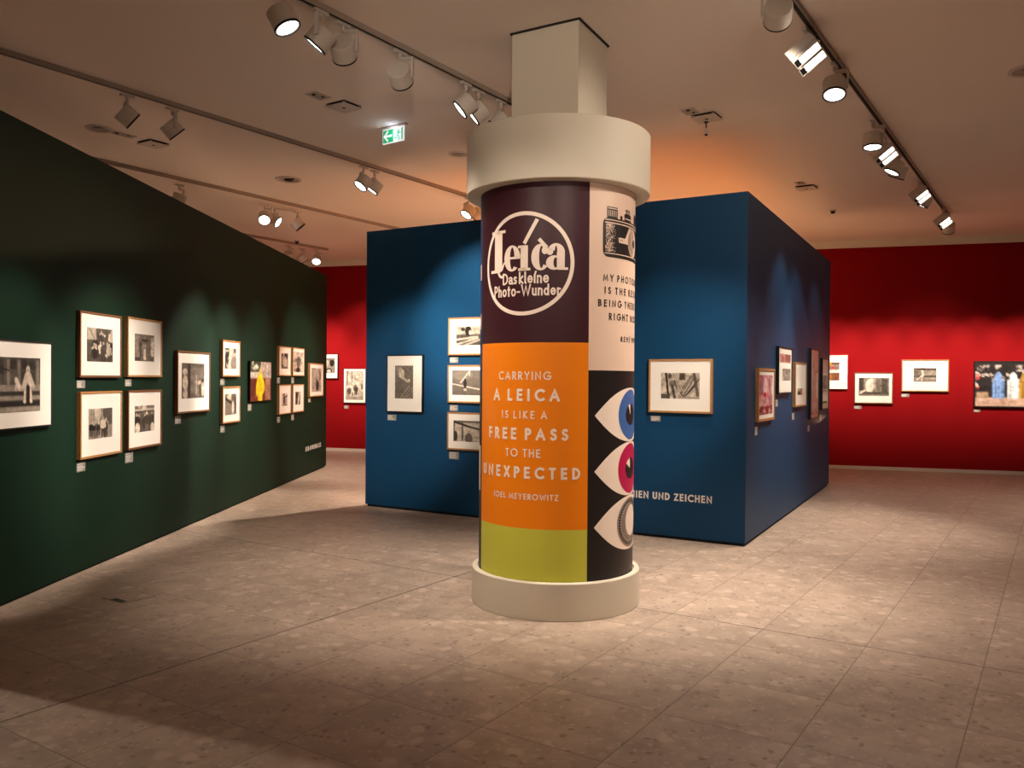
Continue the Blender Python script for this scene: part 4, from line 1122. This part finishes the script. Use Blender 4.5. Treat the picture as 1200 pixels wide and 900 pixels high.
def bar(bm, a, b_, w, h, side):
    """rectangular bar from a to b_"""
    a, b_ = Vector(a), Vector(b_)
    d = (b_ - a); L = d.length; d.normalize()
    s_ = Vector(side); s_ = (s_ - d * s_.dot(d)).normalized()
    u_ = d.cross(s_)
    m = frame_mtx((a + b_) / 2, d, s_, u_)
    add_box(bm, m, L, w, h, 0.002, 1)

def lamp(x, y, aim, power, cone, label, lit=True, side=1, r=0.088, ln=0.135, blend=0.7, color=WARM, group='round spotlights on the rails', drop=0.19):
    root = thing('spotlight', label, 'spotlight', (x, y, RAIL_Z), group)
    c = Vector((0, 0, -drop))
    ax = (Vector(aim) - (Vector((x, y, RAIL_Z)) + c)).normalized()
    sd = ax.cross(Vector((0, 0, 1))).normalized() * side
    # adapter in the rail with its stem
    b = bmesh.new()
    m = frame_mtx((0, 0, -0.012), GU, Vector((0, 0, 1)).cross(GU), (0, 0, 1))
    add_box(b, m, 0.13, 0.034, 0.024, 0.003, 1)
    cyl_between(b, (0, 0, -0.020), (0, 0, -0.060), 0.013, n=16)
    link('adapter', b, M['lamp'], root, True)
    # angled bracket that carries the head by one side
    b = bmesh.new()
    k = r + 0.010
    bar(b, (0, 0, -0.062), sd * (k + 0.009) + Vector((0, 0, -0.062)), 0.030, 0.018, (0, 0, 1) if False else ax)
    bar(b, sd * k + Vector((0, 0, -0.055)), sd * k + Vector((0, 0, -drop - 0.015)), 0.030, 0.014, ax)
    cyl_between(b, sd * (k + 0.006) + c, sd * (r - 0.012) + c, 0.014, n=16)
    link('bracket', b, M['lamp'], root, True)
    # head: drum open at the front
    b = bmesh.new()
    q = ax.to_track_quat('Z', 'Y').to_matrix().to_4x4()
    m = T(c) @ q
    lathe(b, [(0, -ln / 2), (r - 0.006, -ln / 2), (r, -ln / 2 + 0.006), (r, ln / 2), (r - 0.007, ln / 2), (r - 0.007, ln / 2 - 0.012), (0, ln / 2 - 0.012)], 40, m)
    hd = link('head', b, M['lamp'], root, True)
    b = bmesh.new()
    lathe(b, [(r + 0.0012, ln / 2 - 0.010), (r + 0.0012, ln / 2 + 0.003), (r - 0.010, ln / 2 + 0.003), (r - 0.010, ln / 2 - 0.008), (r + 0.0012, ln / 2 - 0.010)], 40, m)
    link('rim', b, M['black'], hd, True)
    b = bmesh.new()
    lathe(b, [(0, ln / 2 - 0.004), (r - 0.012, ln / 2 - 0.006)], 40, m)
    link('lens', b, M['lens'] if lit else M['lens_off'], hd)
    if power:
        add_spot('lamp_light', Vector((x, y, RAIL_Z)) + c + ax * (ln / 2 + 0.02), aim, power, cone, blend, color, 0.05, root)
    return root

def flood(x, y, aim, power, cone, label, size=0.21, drop=0.18, roll=0.45, color=WARM):
    """wall washer: box head with two oblong lit openings"""
    root = thing('wall_washer', label, 'wall washer lamp', (x, y, RAIL_Z), 'box lamps with two oblong openings on the right rail')
    c = Vector((0, 0, -drop))
    ax = (Vector(aim) - (Vector((x, y, RAIL_Z)) + c)).normalized()
    sd = ax.cross(Vector((0, 0, 1))).normalized()
    up = sd.cross(ax)
    la = up * math.cos(roll) - sd * math.sin(roll)
    lb = ax.cross(la)
    b = bmesh.new()
    m = frame_mtx((0, 0, -0.012), GU, Vector((0, 0, 1)).cross(GU), (0, 0, 1))
    add_box(b, m, 0.13, 0.034, 0.024, 0.003, 1)
    cyl_between(b, (0, 0, -0.020), (0, 0, -0.060), 0.013, n=16)
    link('adapter', b, M['lamp'], root, True)
    b = bmesh.new()
    k = size / 2 + 0.010
    bar(b, (0, 0, -0.062), -sd * (k + 0.009) + Vector((0, 0, -0.062)), 0.030, 0.018, ax)
    bar(b, -sd * k + Vector((0, 0, -0.055)), -sd * k + Vector((0, 0, -drop - 0.015)), 0.030, 0.014, ax)
    cyl_between(b, -sd * (k + 0.006) + c, -sd * (size / 2 - 0.01) + c, 0.014, n=16)
    link('bracket', b, M['lamp'], root, True)
    m = frame_mtx(c, la, lb, ax)
    dp = 0.11
    b = bmesh.new()
    add_box(b, m @ T((0, 0, -0.012)), size, size, dp - 0.024, 0.004, 1)
    hd = link('head', b, M['lamp'], root, True)
    for k in (-1, 1):
        yy = k * size * 0.24
        h2 = size * 0.38
        b = bmesh.new()
        # low shade around each opening
        for (cx_, cy_, wx, wy) in ((0, yy + h2 / 2, size * 0.96, 0.006), (0, yy - h2 / 2, size * 0.96, 0.006), (size * 0.48, yy, 0.006, h2), (-size * 0.48, yy, 0.006, h2)):
            add_box(b, m @ T((cx_, cy_, dp / 2 - 0.010)), wx, wy, 0.030)
        link('shade', b, M['lamp'], hd)
        b = bmesh.new(); add_box(b, m @ T((0, yy, dp / 2 - 0.022)), size * 0.94, h2 - 0.006, 0.004)
        link('lens', b, M['lens'], hd)
        b = bmesh.new(); add_box(b, m @ T((-size * 0.38, yy, dp / 2 - 0.012)), size * 0.19, h2 - 0.006, 0.024)
        link('unlit_end', b, M['black'], hd)  # black block stands for the unlit end of the reflector
    if power:
        add_spot('lamp_light', Vector((x, y, RAIL_Z)) + c + ax * (dp / 2 + 0.03), aim, power, cone, 0.8, color, 0.06, root)
    return root

NEAR = 'on the rail at the pillar'
lamp(-1.501, 5.438, (0.2, 5.3, 0.6), 60, 60, 'lit spotlight at the top edge, first from the left ' + NEAR, side=-1)
lamp(-1.326, 5.737, (-3.5, 5.9, 1.3), 430, 34, 'pale spotlight turned left, second from the left ' + NEAR, side=-1)
lamp(-1.215, 5.941, (-1.2, 9.9, 1.5), 1000, 30, 'spotlight showing its round back, third from the left ' + NEAR, side=1)
lamp(-0.878, 6.444, (-0.38, 9.55, 2.3), 1300, 30, 'lone spotlight turned away, fourth from the left ' + NEAR, side=1)
lamp(-0.410, 7.121, (-3.4, 6.95, 1.35), 600, 32, 'lit spotlight, left one of the close pair ' + NEAR, side=1)
lamp(-0.309, 7.308, (-3.4, 7.35, 1.35), 480, 34, 'lit spotlight, right one of the close pair ' + NEAR, side=1)
lamp(-0.119, 7.573, (-2.6, 8.0, 0.9), 0, 40, 'unlit spotlight next to the square pillar', lit=False, side=1)
MID = 'on the left ceiling rail'
lamp(-3.455, 7.485, (-1.6, 8.8, 2.2), 0, 40, 'dark spotlight above the group of four, nearest the camera ' + MID, lit=False, side=-1)
lamp(-3.203, 7.856, (-1.9, 8.9, 2.2), 0, 40, 'pale side-lit spotlight, second from the left ' + MID, lit=False, side=1)
lamp(-1.784, 9.961, (-3.4, 8.9, 1.4), 680, 36, 'spotlight with a lit underside, left one of the pair ' + MID, side=1)
lamp(-1.685, 10.162, (-3.4, 9.9, 1.4), 520, 36, 'spotlight with a lit underside, right one of the pair ' + MID, side=1)
lamp(-0.625, 11.660, (-3.0, 9.8, 0.0), 700, 62, 'brightly lit spotlight peeping out left of the column cap', side=1)
lamp(-0.500, 11.840, (-3.35, 13.3, 1.4), 620, 42, 'spotlight half hidden by the column cap beside a brighter one', lit=True, side=1)
FARR = 'on the rail over the far green wall'
lamp(-4.373, 10.958, (-5.4, 11.2, 1.2), 60, 60, 'small lone spotlight just over the top edge of the green wall', side=1)
lamp(-3.631, 12.222, (-3.2, 10.6, 2.4), 25, 50, 'lit spotlight facing the camera, left of two ' + FARR, side=-1)
lamp(-3.532, 12.401, (-1.5, 12.2, 2.6), 25, 50, 'lit spotlight turned sideways, right of the pair ' + FARR, side=-1)
lamp(-3.269, 12.708, (-1.8, 13.2, 2.2), 0, 40, 'small pale unlit spotlight right of the pair ' + FARR, lit=False, side=-1)
HI = 'on the short far rail'
lamp(-4.297, 16.017, (-4.4, 18.3, 1.5), 150, 60, 'dark spotlight turned away, leftmost ' + HI, lit=False, side=1)
lamp(-4.112, 16.323, (-2.9, 18.0, 1.5), 200, 70, 'white spotlight in the middle ' + HI, side=1)
lamp(-3.877, 16.528, (-3.5, 13.5, 0.8), 60, 60, 'lit spotlight facing the camera, rightmost ' + HI, side=-1)
RGT = 'on the right rail'
lamp(1.663, 5.297, (3.0, 10.5, 2.4), 120, 50, 'spotlight cut by the top edge showing its dull round back ' + RGT, side=-1)
flood(2.088, 6.000, (3.3, 3.7, 1.0), 40, 90, 'nearest box lamp with two bright openings ' + RGT)
lamp(2.537, 6.641, (2.0, 5.2, 0.0), 160, 70, 'round spotlight with a glaring lens beside the large box lamp ' + RGT, side=-1)
lamp(3.467, 8.090, (3.2, 7.6, 0.0), 160, 80, 'round spotlight pointing down, left of the middle box lamp ' + RGT, side=-1)
flood(3.798, 8.595, (5.0, 6.2, 1.0), 40, 90, 'middle one of the box lamps with two bright openings ' + RGT)
lamp(4.120, 9.060, (2.9, 9.4, 1.4), 110, 60, 'spotlight right of the middle box lamp, nearer of two ' + RGT, side=-1)
lamp(4.260, 9.270, (3.6, 10.4, 1.4), 110, 60, 'spotlight right of the middle box lamp, farther of two ' + RGT, side=-1)
flood(5.086, 10.481, (6.3, 8.1, 1.0), 40, 90, 'smaller box lamp with two bright openings beyond the close pair ' + RGT, size=0.20)
lamp(5.280, 10.770, (4.2, 11.6, 1.4), 50, 60, 'round spotlight half behind the smaller box lamp ' + RGT, side=-1)
flood(6.249, 12.178, (7.4, 9.8, 1.0), 40, 90, 'farthest box lamp with a bright opening ' + RGT, size=0.20)
lamp(6.562, 12.611, (7.5, 15.0, 1.4), 60, 60, 'white spotlight at the far end ' + RGT, side=-1)

# ------------------------------------------------------------------ ceiling fittings
def ceil_mtx(x, y, ang=33.7):
    a = math.radians(ang)
    u_, v_ = Vector((math.sin(a), math.cos(a), 0)), Vector((math.cos(a), -math.sin(a), 0))
    return frame_mtx((x, y, CEIL), u_, v_, Vector((0, 0, -1)))   # local z points down

def vent(x, y, label, size=0.245):
    t_ = thing('ceiling_vent', label, 'ceiling vent', None, 'square ceiling vents', ceil_mtx(x, y))
    b = bmesh.new(); add_box(b, T((0, 0, 0.004)), size * 0.93, size * 0.93, 0.008)
    link('dark_recess', b, M['gap'], t_)
    b = bmesh.new(); add_box(b, T((0, 0, 0.024)), size, size, 0.006, 0.002, 1)
    for i in (-1, 1):
        for j in (-1, 1):
            add_box(b, T((i * size * 0.4, j * size * 0.4, 0.013)), 0.02, 0.02, 0.020)
    link('plate', b, M['vent'], t_)
    b = bmesh.new(); cyl_between(b, (0, 0, 0.0265), (0, 0, 0.0285), 0.017, n=16)
    link('centre_hole', b, M['gap'], t_)  # dark disc standing for the hole in the plate
    return t_
vent(-1.593, 7.851, 'square ceiling vent left of the green exit sign')
vent(1.865, 8.105, 'square ceiling vent right of the column cap')
vent(-3.939, 9.160, 'square ceiling vent above the green wall')
vent(3.854, 11.02, 'square ceiling vent above the side blue wall')

def slot_vent(x, y, label, w=0.20, h=0.14):
    t_ = thing('ceiling_panel', label, 'ceiling fitting', None, None, ceil_mtx(x, y))
    b = bmesh.new(); ring_plate(b, w, h, -w / 2 + 0.012, -h / 2 + 0.012, w / 2 - 0.012, h / 2 - 0.012, 0.0, 0.006)
    link('rim', b, M['vent'], t_)
    b = bmesh.new(); add_box(b, T((0, 0, 0.0015)), w - 0.024, h - 0.024, 0.003)
    link('panel', b, M['rail'], t_)
    b = bmesh.new(); cyl_between(b, (-w * 0.25, 0, 0.003), (-w * 0.25, 0, 0.009), 0.018, n=16); cyl_between(b, (w * 0.2, 0.02, 0.003), (w * 0.2, 0.02, 0.008), 0.012, n=16)
    link('socket', b, M['gap'], t_)
slot_vent(-1.777, 7.590, 'flat oblong ceiling fitting touching the vent left of the exit sign')
slot_vent(-4.130, 8.850, 'flat oblong ceiling fitting left of the vent above the green wall', 0.26, 0.12)
slot_vent(1.672, 7.960, 'flat oblong ceiling fitting beside the vent right of the column cap')
slot_vent(3.700, 10.80, 'flat oblong ceiling fitting beside the vent above the side blue wall', 0.18, 0.12)

def ring_fit(x, y, r, label, dark=False):
    t_ = thing('ceiling_downlight', label, 'round ceiling fitting', None, None, ceil_mtx(x, y))
    b = bmesh.new(); lathe(b, [(r, 0.0), (r, 0.010), (r - 0.008, 0.016), (r - 0.030, 0.012), (r - 0.034, 0.002), (r, 0.0)], 48)
    link('ring', b, M['vent'], t_, True)
    b = bmesh.new(); lathe(b, [(0, 0.003), (r - 0.034, 0.002)], 48)
    link('dish', b, M['rail'], t_)
    b = bmesh.new(); lathe(b, [(0.055, 0.002), (0.055, 0.016), (0.040, 0.022), (0, 0.022)], 24)
    add_box(b, T((0, 0.05, 0.008)), 0.02, 0.10, 0.012)
    link('hub', b, M['gap'] if dark else M['rail'], t_, True)
ring_fit(-0.629, 9.513, 0.112, 'round ceiling fitting left of the column cap')
ring_fit(-2.900, 10.800, 0.165, 'round ceiling fitting with a dark centre over the far green wall', True)
ring_fit(4.200, 6.840, 0.150, 'round ceiling fitting cut by the right edge of the picture')
ring_fit(-4.280, 8.640, 0.13, 'round ceiling fitting left of the oblong one above the green wall')

def detector(x, y, label):
    t_ = thing('smoke_detector', label, 'smoke detector', None, 'small ceiling detectors', ceil_mtx(x, y))
    b = bmesh.new(); lathe(b, [(0, 0), (0.05, 0), (0.05, 0.015), (0.045, 0.02), (0, 0.02)], 24)
    link('base', b, M['vent'], t_, True)
    b = bmesh.new(); lathe(b, [(0, 0.02), (0.03, 0.02), (0.03, 0.045), (0.022, 0.055), (0, 0.055)], 20)
    link('sensor', b, M['gap'], t_, True)
detector(-4.040, 15.654, 'tiny detector on the ceiling above the far rail')
detector(4.767, 12.491, 'tiny detector on the ceiling right of the blue wall')

# hanging sensor under the vent right of the cap
t_ = thing('hanging_sensor', 'thin sensor rod hanging from the ceiling right of the column cap', 'sensor', None, None, ceil_mtx(1.880, 8.190))
b = bmesh.new(); lathe(b, [(0, 0.029), (0.022, 0.029), (0.020, 0.036), (0.006, 0.040), (0.006, 0.090), (0, 0.090)], 16)
link('stem', b, M['gap'], t_, True)
b = bmesh.new(); lathe(b, [(0, 0.088), (0.012, 0.088), (0.012, 0.150), (0, 0.150)], 16)
link('probe', b, M['vent'], t_, True)
b = bmesh.new(); lathe(b, [(0, 0.149), (0.016, 0.149), (0.016, 0.160), (0, 0.160)], 16)
link('tip', b, M['gap'], t_, True)

# exit sign
ES = Vector((-1.217, 8.48, CEIL))
ex = Vector((0.805, -0.593, 0)); en = Vector((-0.593, -0.805, 0))
t_ = thing('exit_sign', 'lit green and white exit sign hanging under the ceiling', 'exit sign', None, None, frame_mtx(ES, ex, (0, 0, 1), -en if False else Vector((ex.y, -ex.x, 0))))
W_, H_ = 0.300, 0.150
b = bmesh.new(); add_box(b, T((0, -0.010, 0)), 0.36, 0.020, 0.05, 0.003, 1)
link('housing', b, M['vent'], t_)
b = bmesh.new(); add_box(b, T((0, -0.022 - H_ / 2, 0)), W_, H_, 0.012, 0.002, 1)
pn = link('panel', b, M['sign_white'], t_)
def sign_part(name, fn, material, z=0.0065):
    b = bmesh.new(); fn(b)
    r = bmesh.ops.extrude_face_region(b, geom=b.faces[:])
    bmesh.ops.translate(b, vec=(0, 0, 0.001), verts=[v for v in r['geom'] if isinstance(v, bmesh.types.BMVert)])
    bmesh.ops.translate(b, vec=(0, -0.022 - H_, z), verts=b.verts[:])
    link(name, b, material, pn)
sign_part('green_field', lambda b: rect(b, -W_ / 2 + 0.010, 0.012, 0.004, H_ - 0.012), M['sign_green'])
def arrow(b):
    ribbon(b, [(-0.028, 0.075), (-0.110, 0.075)], 0.022)
    ribbon(b, [(-0.078, 0.118), (-0.118, 0.075), (-0.078, 0.032)], 0.022)
sign_part('arrow', arrow, M['sign_white'], 0.0078)
def runner(b):
    rect(b, 0.114, 0.016, 0.134, H_ - 0.014)
    poly(b, arc(0.078, 0.116, 0.010, 0.010, 0, 340, 14))
    ribbon(b, [(0.072, 0.100), (0.066, 0.070)], 0.022)
    ribbon(b, [(0.070, 0.098), (0.048, 0.092), (0.040, 0.076)], 0.010)
    ribbon(b, [(0.074, 0.098), (0.092, 0.084), (0.104, 0.092)], 0.010)
    ribbon(b, [(0.066, 0.070), (0.082, 0.050), (0.078, 0.024)], 0.013)
    ribbon(b, [(0.066, 0.070), (0.052, 0.044), (0.026, 0.040)], 0.013)
sign_part('running_figure', runner, M['sign_green'])
l = bpy.data.lights.new('sign_light', 'POINT'); l.energy = 0.45; l.shadow_soft_size = 0.03; l.color = (0.62, 0.74, 1.0)
lo = bpy.data.objects.new('sign_light', l); COL.objects.link(lo)
lo.parent = t_
lo.location = (0.02, -0.085, 0.04)

# floor hatch
c = Vector((-2.760, 6.042, 0))
t_ = thing('floor_hatch', 'flush stone floor hatch with a black finger opening near the green wall', 'floor hatch', None, None, frame_mtx(c, Vector((0.552, 0.834, 0)), Vector((0.834, -0.552, 0)), Vector((0, 0, -1))))
b = bmesh.new(); ring_plate(b, 0.258, 0.268, -0.1253, -0.1303, 0.1253, 0.1303, -0.0018, -0.0002)
link('rim', b, M['joint'], t_)
b = bmesh.new(); add_box(b, T((0, 0, -0.0010)), 0.250, 0.260, 0.0016)
link('lid', b, M['floor'], t_)
b = bmesh.new(); add_box(b, T((-0.100, 0.035, -0.0022)), 0.045, 0.140, 0.0014)
link('opening', b, M['black'], t_)
